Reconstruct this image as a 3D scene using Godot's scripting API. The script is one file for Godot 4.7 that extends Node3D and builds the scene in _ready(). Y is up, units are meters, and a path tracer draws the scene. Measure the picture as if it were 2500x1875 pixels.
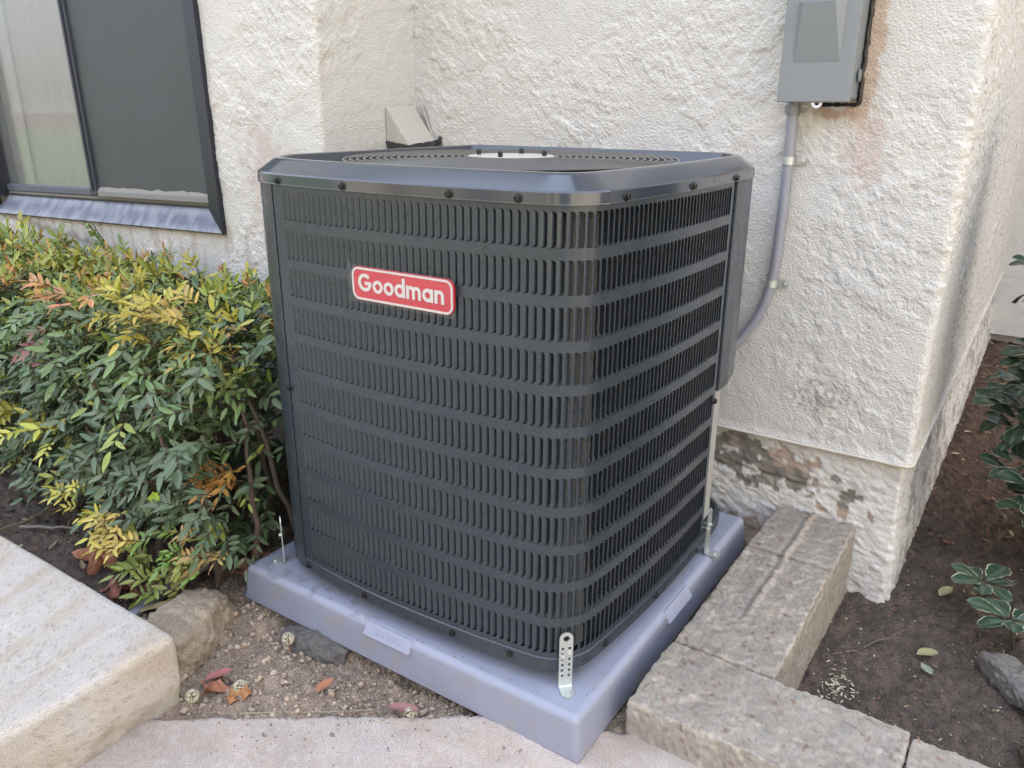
extends Node3D
# A grey condenser unit on a plastic pad in the angle of a stucco house, seen in open shade.

# ------------------------------------------------------------------ mesh helper
class MB:
	var v := PackedVector3Array()
	var n := PackedVector3Array()
	var c := PackedColorArray()
	var idx := PackedInt32Array()
	var xf := Transform3D()
	var col := Color(1, 1, 1)
	func vert(p: Vector3, nn: Vector3) -> int:
		v.append(xf * p)
		n.append((xf.basis * nn).normalized())
		c.append(col)
		return v.size() - 1
	func tri_i(a: int, b: int, d: int) -> void:
		var g := (v[b] - v[a]).cross(v[d] - v[a])
		if g.dot(n[a] + n[b] + n[d]) > 0.0:
			idx.append(a); idx.append(d); idx.append(b)
		else:
			idx.append(a); idx.append(b); idx.append(d)
	func tri(a: Vector3, b: Vector3, d: Vector3, hint: Vector3) -> void:
		var g := (b - a).cross(d - a)
		if g.length_squared() < 1e-18: return
		g = g.normalized()
		if g.dot(hint) < 0: g = -g
		tri_i(vert(a, g), vert(b, g), vert(d, g))
	func quad(a: Vector3, b: Vector3, d: Vector3, e: Vector3, hint: Vector3) -> void:
		var g := (d - a).cross(e - b)
		if g.length_squared() < 1e-18: return
		g = g.normalized()
		if g.dot(hint) < 0: g = -g
		var i0 := vert(a, g); var i1 := vert(b, g); var i2 := vert(d, g); var i3 := vert(e, g)
		tri_i(i0, i1, i2); tri_i(i0, i2, i3)
	# a grid of ready positions (row-major, nv rows of nu); smooth normals; hint points outwards at its middle
	func sheet(pos: PackedVector3Array, cols: PackedColorArray, nu: int, nv: int, hint: Vector3, keep = null) -> void:
		var base := v.size()
		var mi := (nv / 2) * nu + nu / 2
		var mu: int = 1 if (nu / 2 + 1) < nu else -1
		var mv: int = nu if (nv / 2 + 1) < nv else -nu
		var g0 := (pos[mi + mu] - pos[mi]) * mu
		var g1 := (pos[mi + mv] - pos[mi]) * signf(mv)
		var s := 1.0 if g0.cross(g1).dot(hint) > 0 else -1.0
		var has_c := cols.size() == pos.size()
		for j in nv:
			var j0: int = maxi(j - 1, 0); var j1: int = mini(j + 1, nv - 1)
			for i in nu:
				var i0: int = maxi(i - 1, 0); var i1: int = mini(i + 1, nu - 1)
				var nn := (pos[j * nu + i1] - pos[j * nu + i0]).cross(pos[j1 * nu + i] - pos[j0 * nu + i]) * s
				if nn.length_squared() < 1e-20: nn = hint
				v.append(xf * pos[j * nu + i])
				n.append((xf.basis * nn).normalized())
				c.append(cols[j * nu + i] if has_c else col)
		for j in nv - 1:
			for i in nu - 1:
				if keep != null and not keep.call(i, j): continue
				var a := base + j * nu + i
				if s < 0:
					idx.append_array(PackedInt32Array([a, a + 1, a + nu, a + 1, a + nu + 1, a + nu]))
				else:
					idx.append_array(PackedInt32Array([a, a + nu, a + 1, a + 1, a + nu, a + nu + 1]))
	# a box of size s about the origin of t, edges rounded by r; coordinates may be given per axis; hf moves the skin, cf colours it
	func rbox(t: Transform3D, s: Vector3, r: float, cx: Array = [], cy: Array = [], cz: Array = [], hf = null, cf = null) -> void:
		var old := xf
		xf = old * t
		var co := [cx, cy, cz]
		for k in 3:
			if co[k].is_empty():
				var h: float = s[k] / 2
				co[k] = [-h, -h + r * 0.5, -h + r, h - r, h - r * 0.5, h] if r > 0 else [-h, h]
		var inner := s / 2 - Vector3(r, r, r)
		for k in 3:
			var a := (k + 1) % 3; var b := (k + 2) % 3
			for sg in [-1.0, 1.0]:
				var la: Array = co[a]; var lb: Array = co[b]
				var pos := PackedVector3Array(); var cl := PackedColorArray()
				for y in lb:
					for x in la:
						var p := Vector3.ZERO
						p[k] = sg * s[k] / 2; p[a] = x; p[b] = y
						var q := p.clamp(-inner, inner)
						var d := (p - q).normalized()
						var o := q + d * r if r > 0 else p
						if r <= 0: d = Vector3.ZERO; d[k] = sg
						if hf != null: o += d * float(hf.call(t * o))
						pos.append(o)
						if cf != null: cl.append(cf.call(t * o))
				var hint := Vector3.ZERO; hint[k] = sg
				if r <= 0 and not hf != null:
					quad(pos[0], pos[1], pos[3], pos[2], hint)
				else:
					sheet(pos, cl, la.size(), lb.size(), hint)
		xf = old
	func box(a: Vector3, b: Vector3, r := 0.0) -> void:
		rbox(Transform3D(Basis(), (a + b) / 2), (b - a).abs(), r)
	func tube(pts: Array, rad, sides := 8, caps := true) -> void:
		var m := pts.size()
		var ref := Vector3.UP
		var base := v.size()
		var t0: Vector3 = (pts[1] - pts[0]).normalized()
		if absf(t0.dot(ref)) > 0.9: ref = Vector3.RIGHT
		var nx := (ref - t0 * ref.dot(t0)).normalized()
		for i in m:
			var t: Vector3 = (pts[mini(i + 1, m - 1)] - pts[maxi(i - 1, 0)]).normalized()
			nx = (nx - t * nx.dot(t)).normalized()
			var ny := t.cross(nx)
			var r: float = rad if typeof(rad) != TYPE_ARRAY else rad[i]
			for k in sides:
				var an := TAU * k / sides
				var d := nx * cos(an) + ny * sin(an)
				vert(pts[i] + d * r, d)
		for i in m - 1:
			for k in sides:
				var a := base + i * sides + k; var b := base + i * sides + (k + 1) % sides
				tri_i(a, b, a + sides); tri_i(b, b + sides, a + sides)
		if caps:
			for e in [0, m - 1]:
				var t: Vector3 = (pts[1] - pts[0]).normalized() * -1.0 if e == 0 else (pts[m - 1] - pts[m - 2]).normalized()
				var cen: Vector3 = pts[e]
				var ci := vert(cen, t)
				var ring := []
				for k in sides:
					var p: Vector3 = xf.affine_inverse() * v[base + e * sides + k]
					ring.append(vert(p, t))
				for k in sides: tri_i(ci, ring[k], ring[(k + 1) % sides])
	# profile of (radius, height) turned about the y axis of t
	func lathe(t: Transform3D, prof: Array, segs := 24, smooth := true) -> void:
		var old := xf
		xf = old * t
		for i in prof.size() - 1:
			var p: Vector2 = prof[i]; var q: Vector2 = prof[i + 1]
			var d := q - p
			var nn := Vector2(d.y, -d.x).normalized()
			for k in segs:
				var a0 := TAU * k / segs; var a1 := TAU * (k + 1) / segs
				var am := (a0 + a1) / 2
				var n0 := Vector3(cos(a0 if smooth else am) * nn.x, nn.y, sin(a0 if smooth else am) * nn.x)
				var n1 := Vector3(cos(a1 if smooth else am) * nn.x, nn.y, sin(a1 if smooth else am) * nn.x)
				var i0 := vert(Vector3(cos(a0) * p.x, p.y, sin(a0) * p.x), n0)
				var i1 := vert(Vector3(cos(a1) * p.x, p.y, sin(a1) * p.x), n1)
				var i2 := vert(Vector3(cos(a1) * q.x, q.y, sin(a1) * q.x), n1)
				var i3 := vert(Vector3(cos(a0) * q.x, q.y, sin(a0) * q.x), n0)
				if p.x > 1e-7: tri_i(i0, i1, i2)
				if q.x > 1e-7: tri_i(i0, i2, i3)
		xf = old
	# polygon in the xy plane of t, thickened from z = 0 to z = depth
	func prism(t: Transform3D, poly: PackedVector2Array, depth: float) -> void:
		var old := xf
		xf = old * t
		var tr := Geometry2D.triangulate_polygon(poly)
		for zz in [0.0, depth]:
			var h := Vector3(0, 0, -1.0 if zz == 0.0 else 1.0)
			for i in range(0, tr.size(), 3):
				var a := poly[tr[i]]; var b := poly[tr[i + 1]]; var d := poly[tr[i + 2]]
				tri(Vector3(a.x, a.y, zz), Vector3(b.x, b.y, zz), Vector3(d.x, d.y, zz), h)
		var ccw := 0.0
		for i in poly.size(): ccw += poly[i].cross(poly[(i + 1) % poly.size()])
		for i in poly.size():
			var a := poly[i]; var b := poly[(i + 1) % poly.size()]
			var o := (b - a).orthogonal() * (1.0 if ccw > 0 else -1.0)
			o = Vector2((b - a).y, -(b - a).x) * signf(ccw)
			quad(Vector3(a.x, a.y, 0), Vector3(b.x, b.y, 0), Vector3(b.x, b.y, depth), Vector3(a.x, a.y, depth), Vector3(o.x, o.y, 0))
		xf = old
	# ring between two closed polylines of equal length (both in xy), at z; plus nothing else
	func band(t: Transform3D, outer: PackedVector2Array, inner: PackedVector2Array, zz: float, hint: Vector3) -> void:
		var old := xf
		xf = old * t
		for i in outer.size():
			var j := (i + 1) % outer.size()
			quad(Vector3(outer[i].x, outer[i].y, zz), Vector3(outer[j].x, outer[j].y, zz), Vector3(inner[j].x, inner[j].y, zz), Vector3(inner[i].x, inner[i].y, zz), hint)
		xf = old
	func mesh() -> ArrayMesh:
		var a := []
		a.resize(Mesh.ARRAY_MAX)
		a[Mesh.ARRAY_VERTEX] = v; a[Mesh.ARRAY_NORMAL] = n; a[Mesh.ARRAY_COLOR] = c; a[Mesh.ARRAY_INDEX] = idx
		var m := ArrayMesh.new()
		m.add_surface_from_arrays(Mesh.PRIMITIVE_TRIANGLES, a)
		return m

# ------------------------------------------------------------------ naming, tagging
var used := {}
var rng := RandomNumberGenerator.new()
var M := {}
var T := {}
const CAM := Vector3(-0.880265, 0.978358, 0.462976)

func numbered(called: String) -> String:
	var k: int = used.get(called, -1) + 1
	used[called] = k
	return called if k == 0 else "%s_%03d" % [called, k]

func tag(o: Node, label: String, category := "", group := "", kind := "") -> void:
	if label: o.set_meta("label", label)
	if category: o.set_meta("category", category)
	if group: o.set_meta("group", group)
	if kind: o.set_meta("kind", kind)

func thing(called: String, label: String, category: String, at := Vector3.ZERO, group := "") -> Node3D:
	var o := Node3D.new()
	o.name = numbered(called)
	add_child(o)
	o.position = at
	tag(o, label, category, group)
	return o

func origin_of(p: Node) -> Vector3:
	var s := Vector3.ZERO
	while p is Node3D and p != self:
		s += p.position
		p = p.get_parent()
	return s

# commits a mesh built in world coordinates as one named part under parent
func part(mb: MB, called: String, m: Material, parent: Node = self, label := "") -> MeshInstance3D:
	var off := origin_of(parent)
	if off != Vector3.ZERO:
		for i in mb.v.size(): mb.v[i] -= off
	var o := MeshInstance3D.new()
	o.name = numbered(called) if parent == self else called
	o.mesh = mb.mesh()
	o.material_override = m
	parent.add_child(o, true)
	if label: o.set_meta("label", label)
	return o

func put(mesh: Mesh, called: String, m: Material, parent: Node, at: Transform3D) -> MeshInstance3D:
	var o := MeshInstance3D.new()
	o.name = called
	o.mesh = mesh
	o.material_override = m
	o.transform = Transform3D(at.basis, at.origin - origin_of(parent))
	parent.add_child(o, true)
	return o

func many(mesh: Mesh, called: String, m: Material, parent: Node, at: Array, cols: Array = []) -> MultiMeshInstance3D:
	var mm := MultiMesh.new()
	mm.transform_format = MultiMesh.TRANSFORM_3D
	mm.use_colors = not cols.is_empty()
	mm.mesh = mesh
	mm.instance_count = at.size()
	var off := origin_of(parent)
	for i in at.size():
		var t: Transform3D = at[i]
		mm.set_instance_transform(i, Transform3D(t.basis, t.origin - off))
		if not cols.is_empty(): mm.set_instance_color(i, cols[i])
	var o := MultiMeshInstance3D.new()
	o.name = numbered(called) if parent == self else called
	o.multimesh = mm
	o.material_override = m
	parent.add_child(o, true)
	o.set_meta("kind", "stuff")
	return o

# ------------------------------------------------------------------ noise, textures, materials
func noise(seed_: int, freq: float, oct := 3, type := FastNoiseLite.TYPE_SIMPLEX_SMOOTH) -> FastNoiseLite:
	var f := FastNoiseLite.new()
	f.seed = seed_
	f.noise_type = type
	f.frequency = freq
	f.fractal_type = FastNoiseLite.FRACTAL_FBM if oct > 1 else FastNoiseLite.FRACTAL_NONE
	f.fractal_octaves = oct
	return f

func tile(seed_: int, freq: float, oct: int, size := 512, type := FastNoiseLite.TYPE_SIMPLEX_SMOOTH) -> Image:
	var im := noise(seed_, freq, oct, type).get_seamless_image(size, size)
	im.convert(Image.FORMAT_L8)
	return im

func remap_tex(im: Image, lo: Color, hi: Color, a := 0.0, b := 1.0) -> ImageTexture:
	var w := im.get_width(); var h := im.get_height()
	var d := im.get_data()
	var out := PackedByteArray()
	out.resize(w * h * 3)
	for i in w * h:
		var t := clampf((d[i] / 255.0 - a) / (b - a), 0, 1)
		out[i * 3] = int(lerpf(lo.r, hi.r, t) * 255); out[i * 3 + 1] = int(lerpf(lo.g, hi.g, t) * 255); out[i * 3 + 2] = int(lerpf(lo.b, hi.b, t) * 255)
	return ImageTexture.create_from_image(Image.create_from_data(w, h, false, Image.FORMAT_RGB8, out))

func lin(r: float, g: float, b: float) -> Color:
	return Color(r, g, b).linear_to_srgb()

func mat(r: float, g: float, b: float, rough := 0.6, metal := 0.0) -> StandardMaterial3D:
	var m := StandardMaterial3D.new()
	m.albedo_color = lin(r, g, b)
	m.roughness = rough
	m.metallic = metal
	return m

func tri_map(m: StandardMaterial3D, scale: float) -> void:
	m.uv1_triplanar = true
	m.uv1_world_triplanar = true
	m.uv1_scale = Vector3(scale, scale, scale)

func relief(m: StandardMaterial3D, tex: Texture2D, cm: float) -> void:
	m.heightmap_enabled = true
	m.heightmap_texture = tex
	m.heightmap_scale = cm

func vc(m: StandardMaterial3D) -> StandardMaterial3D:
	m.vertex_color_use_as_albedo = true
	return m

func make_materials() -> void:
	var fine := tile(11, 0.06, 4)
	var grain := tile(12, 0.18, 2)
	var soft := tile(13, 0.012, 4)
	var cells := tile(14, 0.07, 1, 512, FastNoiseLite.TYPE_CELLULAR)
	T.fine = ImageTexture.create_from_image(fine)
	T.grain = ImageTexture.create_from_image(grain)
	T.cells = ImageTexture.create_from_image(cells)
	T.speck = remap_tex(grain, Color(0.72, 0.70, 0.68), Color(1, 1, 1), 0.25, 0.7)
	T.mottle = remap_tex(fine, Color(0.78, 0.77, 0.75), Color(1, 1, 1), 0.3, 0.65)
	T.rough_a = remap_tex(soft, Color(0.75, 0.75, 0.75), Color(1, 1, 1), 0.3, 0.7)
	T.rough_b = remap_tex(soft, Color(0.7, 0.7, 0.7), Color(1, 1, 1), 0.25, 0.75)
	T.dust = remap_tex(fine, Color(0.92, 0.92, 0.92), Color(1, 1, 1), 0.3, 0.6)
	M.stucco = vc(mat(1, 1, 1, 0.92)); tri_map(M.stucco, 5.0); relief(M.stucco, T.fine, 0.22)
	M.plinth = vc(mat(1, 1, 1, 0.95)); tri_map(M.plinth, 7.0); relief(M.plinth, T.fine, 0.12)
	M.soil = vc(mat(1, 1, 1, 1.0)); tri_map(M.soil, 7.0); relief(M.soil, T.fine, 0.5); M.soil.albedo_texture = T.mottle
	M.block = vc(mat(1, 1, 1, 0.95)); tri_map(M.block, 9.0); relief(M.block, T.grain, 0.4); M.block.albedo_texture = T.speck
	M.path = vc(mat(1, 1, 1, 0.9)); tri_map(M.path, 5.0); relief(M.path, T.grain, 0.16); M.path.albedo_texture = T.speck
	M.slab = vc(mat(1, 1, 1, 0.9)); tri_map(M.slab, 6.0); relief(M.slab, T.grain, 0.22); M.slab.albedo_texture = T.speck
	M.pad = vc(mat(1, 1, 1, 0.5)); tri_map(M.pad, 8.0); relief(M.pad, T.grain, 0.10)
	M.paint = mat(0.036, 0.046, 0.058, 0.36); M.paint.clearcoat_enabled = true; M.paint.clearcoat = 0.2; M.paint.clearcoat_roughness = 0.25; tri_map(M.paint, 2.3); M.paint.roughness_texture = T.rough_b; M.paint.albedo_texture = T.dust
	M.gloss = mat(0.024, 0.032, 0.048, 0.22); M.gloss.clearcoat_enabled = true; M.gloss.clearcoat = 0.9; M.gloss.clearcoat_roughness = 0.12
	M.dark = mat(0.012, 0.012, 0.013, 0.7)
	M.coil = mat(0.50, 0.49, 0.46, 0.35, 0.3)
	M.wire = mat(0.05, 0.047, 0.043, 0.35); M.wire.clearcoat_enabled = true; M.wire.clearcoat = 0.6; M.wire.clearcoat_roughness = 0.15
	M.hub = mat(0.52, 0.49, 0.43, 0.3, 0.1)
	M.black = mat(0.012, 0.012, 0.013, 0.25)
	M.zinc = mat(0.55, 0.58, 0.56, 0.42, 0.7)
	M.galv = mat(0.30, 0.32, 0.34, 0.5, 0.5); tri_map(M.galv, 14.0); M.galv.albedo_texture = T.mottle
	M.boxgrey = mat(0.215, 0.235, 0.245, 0.4); tri_map(M.boxgrey, 10.0); relief(M.boxgrey, T.grain, 0.01)
	M.conduit = mat(0.30, 0.31, 0.36, 0.42)
	M.red = mat(0.46, 0.004, 0.022, 0.3); M.red.clearcoat_enabled = true; M.red.clearcoat = 0.25; M.red.clearcoat_roughness = 0.08
	M.silver = mat(0.60, 0.58, 0.57, 0.35, 0.35)
	M.film = mat(1, 1, 1, 0.08); M.film.metallic_specular = 0.25; M.film.transparency = BaseMaterial3D.TRANSPARENCY_ALPHA; M.film.albedo_color.a = 0.03
	M.frame = mat(0.030, 0.033, 0.045, 0.4, 0.3); tri_map(M.frame, 6.0); M.frame.roughness_texture = T.rough_a
	M.sill = vc(mat(1, 1, 1, 0.5)); tri_map(M.sill, 9.0)
	M.glass = mat(0.6, 0.65, 0.62, 0.02); M.glass.transparency = BaseMaterial3D.TRANSPARENCY_ALPHA; M.glass.albedo_color.a = 0.12; M.glass.metallic_specular = 1.0
	M.screen = mat(0.062, 0.068, 0.070, 0.6)
	M.cream = mat(0.62, 0.58, 0.52, 0.8); tri_map(M.cream, 9.0); M.cream.albedo_texture = T.mottle
	M.trim = mat(0.60, 0.55, 0.48, 0.7)
	M.tape = mat(0.045, 0.045, 0.047, 0.4)
	M.leaf = vc(mat(1, 1, 1, 0.42)); M.leaf.backlight = Color(0.25, 0.3, 0.1)
	M.dead = vc(mat(1, 1, 1, 0.7)); M.dead.backlight = Color(0.12, 0.08, 0.05)
	M.bark = vc(mat(1, 1, 1, 0.9)); tri_map(M.bark, 14.0); relief(M.bark, T.fine, 0.3); M.bark.albedo_texture = T.mottle
	M.stone = vc(mat(1, 1, 1, 0.95)); tri_map(M.stone, 9.0); relief(M.stone, T.grain, 0.3); M.stone.albedo_texture = T.mottle
	M.plain = vc(mat(1, 1, 1, 0.85))

# ------------------------------------------------------------------ small maths
func sst(a: float, b: float, x: float) -> float:
	var t := clampf((x - a) / (b - a), 0, 1)
	return t * t * (3 - 2 * t)

func span(a: float, b: float, step: float) -> Array:
	var k: int = maxi(1, int(ceil(absf(b - a) / step)))
	var out := []
	for i in k + 1: out.append(lerpf(a, b, float(i) / k))
	return out

func basis_of(dir: Vector3, up: Vector3) -> Basis:   # z along dir, y near up
	var z := dir.normalized()
	var x := up.cross(z)
	if x.length_squared() < 1e-8: x = Vector3.RIGHT.cross(z)
	x = x.normalized()
	return Basis(x, z.cross(x), z)

func lmix(a: Color, b: Color, t: float) -> Color:
	return a.lerp(b, clampf(t, 0, 1))

func _ready() -> void:
	rng.seed = 7
	light_and_camera()
	make_materials()
	ground()
	house()
	neighbours()
	path_and_slab()
	blocks()
	pad()
	unit()
	brackets()
	disconnect_box()
	hood()
	hedge()
	right_shrub()
	litter()

func light_and_camera() -> void:
	var cam := Camera3D.new()
	cam.name = "camera"
	add_child(cam)
	cam.position = CAM
	cam.rotation_order = EULER_ORDER_YXZ
	cam.rotation = Vector3(-0.333062, -0.978736, 0.004705)
	cam.fov = 51.670
	cam.near = 0.02
	cam.far = 400.0
	cam.current = true
	var sky := ProceduralSkyMaterial.new()
	sky.sky_top_color = Color(0.69, 0.732, 0.81)
	sky.sky_horizon_color = Color(0.44, 0.43, 0.40)
	sky.sky_curve = 0.20
	sky.sky_energy_multiplier = 1.3
	sky.ground_bottom_color = Color(0.3, 0.27, 0.24)
	sky.ground_horizon_color = Color(0.7, 0.68, 0.66)
	var s := Sky.new()
	s.sky_material = sky
	var env := Environment.new()
	env.background_mode = Environment.BG_SKY
	env.sky = s
	env.tonemap_mode = Environment.TONE_MAPPER_LINEAR
	env.tonemap_exposure = 2.92
	env.sdfgi_enabled = true
	env.ssao_enabled = true
	env.ssil_enabled = true
	var we := WorldEnvironment.new()
	we.name = "world_environment"
	we.environment = env
	add_child(we)
	var sun := DirectionalLight3D.new()
	sun.name = "sun"
	add_child(sun)
	sun.look_at_from_position(Vector3(0.45, 0.62, -0.65) * 20.0, Vector3.ZERO)
	sun.light_energy = 1.6
	sun.light_color = Color(1.0, 0.955, 0.87)
	sun.light_angular_distance = 0.5
	sun.shadow_enabled = true

# ------------------------------------------------------------------ ground
var nz1 := noise(31, 3.0, 4)
var nz2 := noise(32, 28.0, 3)
var nz3 := noise(33, 90.0, 2)
var nz4 := noise(34, 9.0, 3)

func soil_y(x: float, z: float) -> float:
	var y := -0.012 + 0.012 * nz4.get_noise_2d(x, z)
	# the bed on the right of the blocks lies lower
	var bed := sst(0.14, 0.20, z) * sst(0.19, 0.265, x)
	y = lerpf(y, -0.105 + 0.016 * nz4.get_noise_2d(x + 4, z), bed)
	# bed behind the hedge rises a little
	y += 0.035 * sst(-0.8, -1.3, z) * sst(-0.9, -0.6, x)
	# it dips below the path and the pad
	if z > -0.7 and z < 0.05: y -= 0.02 * sst(-0.06, 0.0, x - (-0.315 + (z + 0.645) * 0.6966) - 0.06) * sst(0.12, 0.02, absf(x - 0.0))
	return y

func soil_h(x: float, z: float) -> float:
	var d := 0.007 * nz2.get_noise_2d(x, z) + 0.006 * nz3.get_noise_2d(x, z)
	var clod := nz2.get_noise_2d(x * 1.7 + 9, z * 1.7)
	d += 0.006 * sst(0.1, 0.45, clod)
	return soil_y(x, z) + d

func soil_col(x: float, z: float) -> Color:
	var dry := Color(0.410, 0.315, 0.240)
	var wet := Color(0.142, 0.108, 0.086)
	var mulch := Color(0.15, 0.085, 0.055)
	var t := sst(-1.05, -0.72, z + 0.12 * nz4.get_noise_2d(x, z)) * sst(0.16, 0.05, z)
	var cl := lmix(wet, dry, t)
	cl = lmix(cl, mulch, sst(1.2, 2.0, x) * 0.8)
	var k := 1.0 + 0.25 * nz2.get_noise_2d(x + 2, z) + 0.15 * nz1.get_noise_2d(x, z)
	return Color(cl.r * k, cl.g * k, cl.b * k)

func ground() -> void:
	var xs := [-160.0, -60.0, -25.0, -10.0, -5.0, -2.0, -1.0, -0.6]
	xs += span(-0.42, 1.02, 0.0065)
	xs += span(1.03, 2.2, 0.011)
	xs += span(2.22, 3.8, 0.02)
	xs += [4.2, 6.0, 12.0, 30.0, 70.0, 160.0]
	var zs := [-160.0, -60.0, -25.0, -10.0, -6.0, -4.0]
	zs += span(-3.0, -1.32, 0.016)
	zs += span(-1.31, 1.2, 0.0065)
	zs += [1.3, 1.6, 2.2, 3.5, 6.0, 12.0, 30.0, 70.0, 160.0]
	var pos := PackedVector3Array(); var cl := PackedColorArray()
	for z in zs:
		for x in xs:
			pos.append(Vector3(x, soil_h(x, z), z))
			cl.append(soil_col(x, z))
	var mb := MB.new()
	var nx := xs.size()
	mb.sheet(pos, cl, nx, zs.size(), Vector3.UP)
	tag(part(mb, "ground", M.soil), "bare brown soil of the planting beds", "", "", "structure")

# ------------------------------------------------------------------ house
var st1 := noise(41, 19.0, 5)
var st2 := noise(42, 42.0, 4)
var st7 := noise(47, 10.0, 5)
var st3 := noise(43, 130.0, 2)
var st4 := noise(44, 2.2, 2)
var st5 := noise(45, 5.0, 3)
var st6 := noise(46, 22.0, 3)

func stucco_h(p: Vector3, nn: Vector3) -> float:
	# trowelled coats with ragged edges over a gritty ground; rough here, smoothed there
	var amt := sst(-0.25, 0.2, st4.get_noise_3dv(p))
	var a := st1.get_noise_3dv(p)
	var b := st7.get_noise_3dv(p)
	var d := st2.get_noise_3dv(p)
	var grit := st3.get_noise_3dv(p)
	var h := 0.0019 * sst(0.03, 0.042, a) * (0.3 + 0.7 * amt)
	h += 0.0020 * sst(0.06, 0.070, b) * (0.45 + 0.55 * amt)
	h += 0.0011 * sst(0.05, 0.08, d) * amt * (1.0 - 0.6 * sst(0.04, 0.06, a))
	h += (0.0005 + 0.0008 * amt) * grit
	h += 0.0022 * st5.get_noise_3dv(p)
	return h

func stucco_c(p: Vector3, h: float) -> Color:
	var cl := Color(0.625, 0.597, 0.545)
	var w := 0.5 + 0.5 * st5.get_noise_3dv(p * 0.6)
	cl = lmix(cl, Color(0.585, 0.572, 0.55), w)
	# earlier pinkish coat showing in worn blotches under the window corner and beside the box
	var bl := st6.get_noise_3dv(p)
	if p.z < -1.08 and p.z > -1.55:
		var near := 1.0 - Vector2((p.z + 1.30) / 0.10, (p.y - 0.80) / 0.20).length()
		cl = lmix(cl, Color(0.50, 0.40, 0.36), sst(-0.1, 0.5, near * 0.7 + bl * 0.8 - 0.05) * 0.6)
	if p.x > 0.9 and p.x < 0.93:
		var edge := 0.124 + 0.02 * bl + 0.006 * st2.get_noise_3dv(p) + 0.05 * (p.y - 1.0)
		if p.z > 0.07 and p.y > 0.93:
			cl = lmix(cl, Color(0.50, 0.385, 0.30), sst(edge + 0.006, edge - 0.006, p.z) * sst(0.93, 0.965, p.y + 0.03 * bl))
		var under := 1.0 - Vector2((p.z - 0.05) / 0.05, (p.y - 0.972) / 0.018).length()
		cl = lmix(cl, Color(0.40, 0.29, 0.22), sst(0.0, 0.35, under + bl * 0.7) * 0.9)
		var pink := 1.0 - Vector2((p.z - 0.12) / 0.06, (p.y - 0.90) / 0.07).length()
		cl = lmix(cl, Color(0.50, 0.39, 0.34), sst(0.0, 0.5, pink + bl * 0.8) * 0.55)
		var dirt := 1.0 - Vector2((p.z - 0.10) / 0.08, (p.y - 0.36) / 0.05).length()
		cl = lmix(cl, Color(0.30, 0.28, 0.25), sst(0.15, 0.5, dirt * 0.5 + st2.get_noise_3dv(p * 1.4)) * sst(-0.3, 0.3, dirt) * 0.7)
	# grime specks that cling to the side of the house
	if p.x > 0.94 and p.x < 3.5:
		var sp := st3.get_noise_3dv(p * 0.8 + Vector3(3, 1, 0))
		cl = lmix(cl, Color(0.22, 0.19, 0.16), sst(0.36, 0.50, sp + 0.2 * st5.get_noise_3dv(p)) * 0.7)
	# damp streaks below the window sill
	if p.x < 0.6 and p.y < 0.66:
		var st := st6.get_noise_2d(p.z * 0.9, p.y * 0.15)
		cl = lmix(cl, Color(0.40, 0.33, 0.27), sst(0.12, 0.4, st) * 0.5)
		var ledge := p.y - (0.545 + (p.z + 2.25) * -0.10) + 0.02 * bl
		cl = lmix(cl, Color(0.20, 0.15, 0.11), sst(0.025, 0.0, absf(ledge)) * sst(-2.0, -2.2, p.z) * 0.6)
	return cl

const WIN_Z0 := -2.86
const WIN_Z1 := -1.49
const XW := 0.56
const ZR := -1.077
const XM := 0.92
const ZC := 0.303

# plan of the outer skin: list of [x, z, normal x, normal z]; corners rounded
func skin_plan(fine: float) -> Array:
	var out := []
	var r := 0.012
	for z in span(-4.6, -3.0, 0.2): out.append([XW, z, -1.0, 0.0])
	for z in span(-2.98, ZR - r, fine * 1.3): out.append([XW, z, -1.0, 0.0])
	for k in range(1, 5):
		var a := PI / 2 * k / 5
		out.append([XW + r - r * cos(a), ZR - r + r * sin(a), -cos(a), sin(a)])
	for x in span(XW + r, XM - 0.001, fine): out.append([x, ZR, 0.0, 1.0])
	out.append([XM, ZR + 0.001, -0.707, 0.707])
	for z in span(ZR + 0.003, ZC - 0.03, fine): out.append([XM, z, -1.0, 0.0])
	r = 0.018
	for k in range(1, 12):
		var a := PI / 2 * k / 12
		out.append([XM + r - r * cos(a), ZC - r + r * sin(a), -cos(a), sin(a)])
	for x in span(XM + r, 1.6, fine * 1.6): out.append([x, ZC, 0.0, 1.0])
	for x in span(1.61, 3.62, fine * 3.5): out.append([x, ZC, 0.0, 1.0])
	return out

func wall_sheet(plan: Array, ys: Array, off: Callable, hf: Callable, cf: Callable, keep = null) -> MB:
	var pos := PackedVector3Array(); var cl := PackedColorArray()
	for y in ys:
		for q in plan:
			var nn := Vector3(q[2], 0, q[3])
			var p := Vector3(q[0], y, q[1]) + nn * float(off.call(y))
			var h: float = hf.call(p, nn)
			cl.append(cf.call(p, h))
			pos.append(p + nn * h)
	var mb := MB.new()
	mb.sheet(pos, cl, plan.size(), ys.size(), Vector3(plan[plan.size() / 2][2], 0, plan[plan.size() / 2][3]), keep)
	return mb

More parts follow.
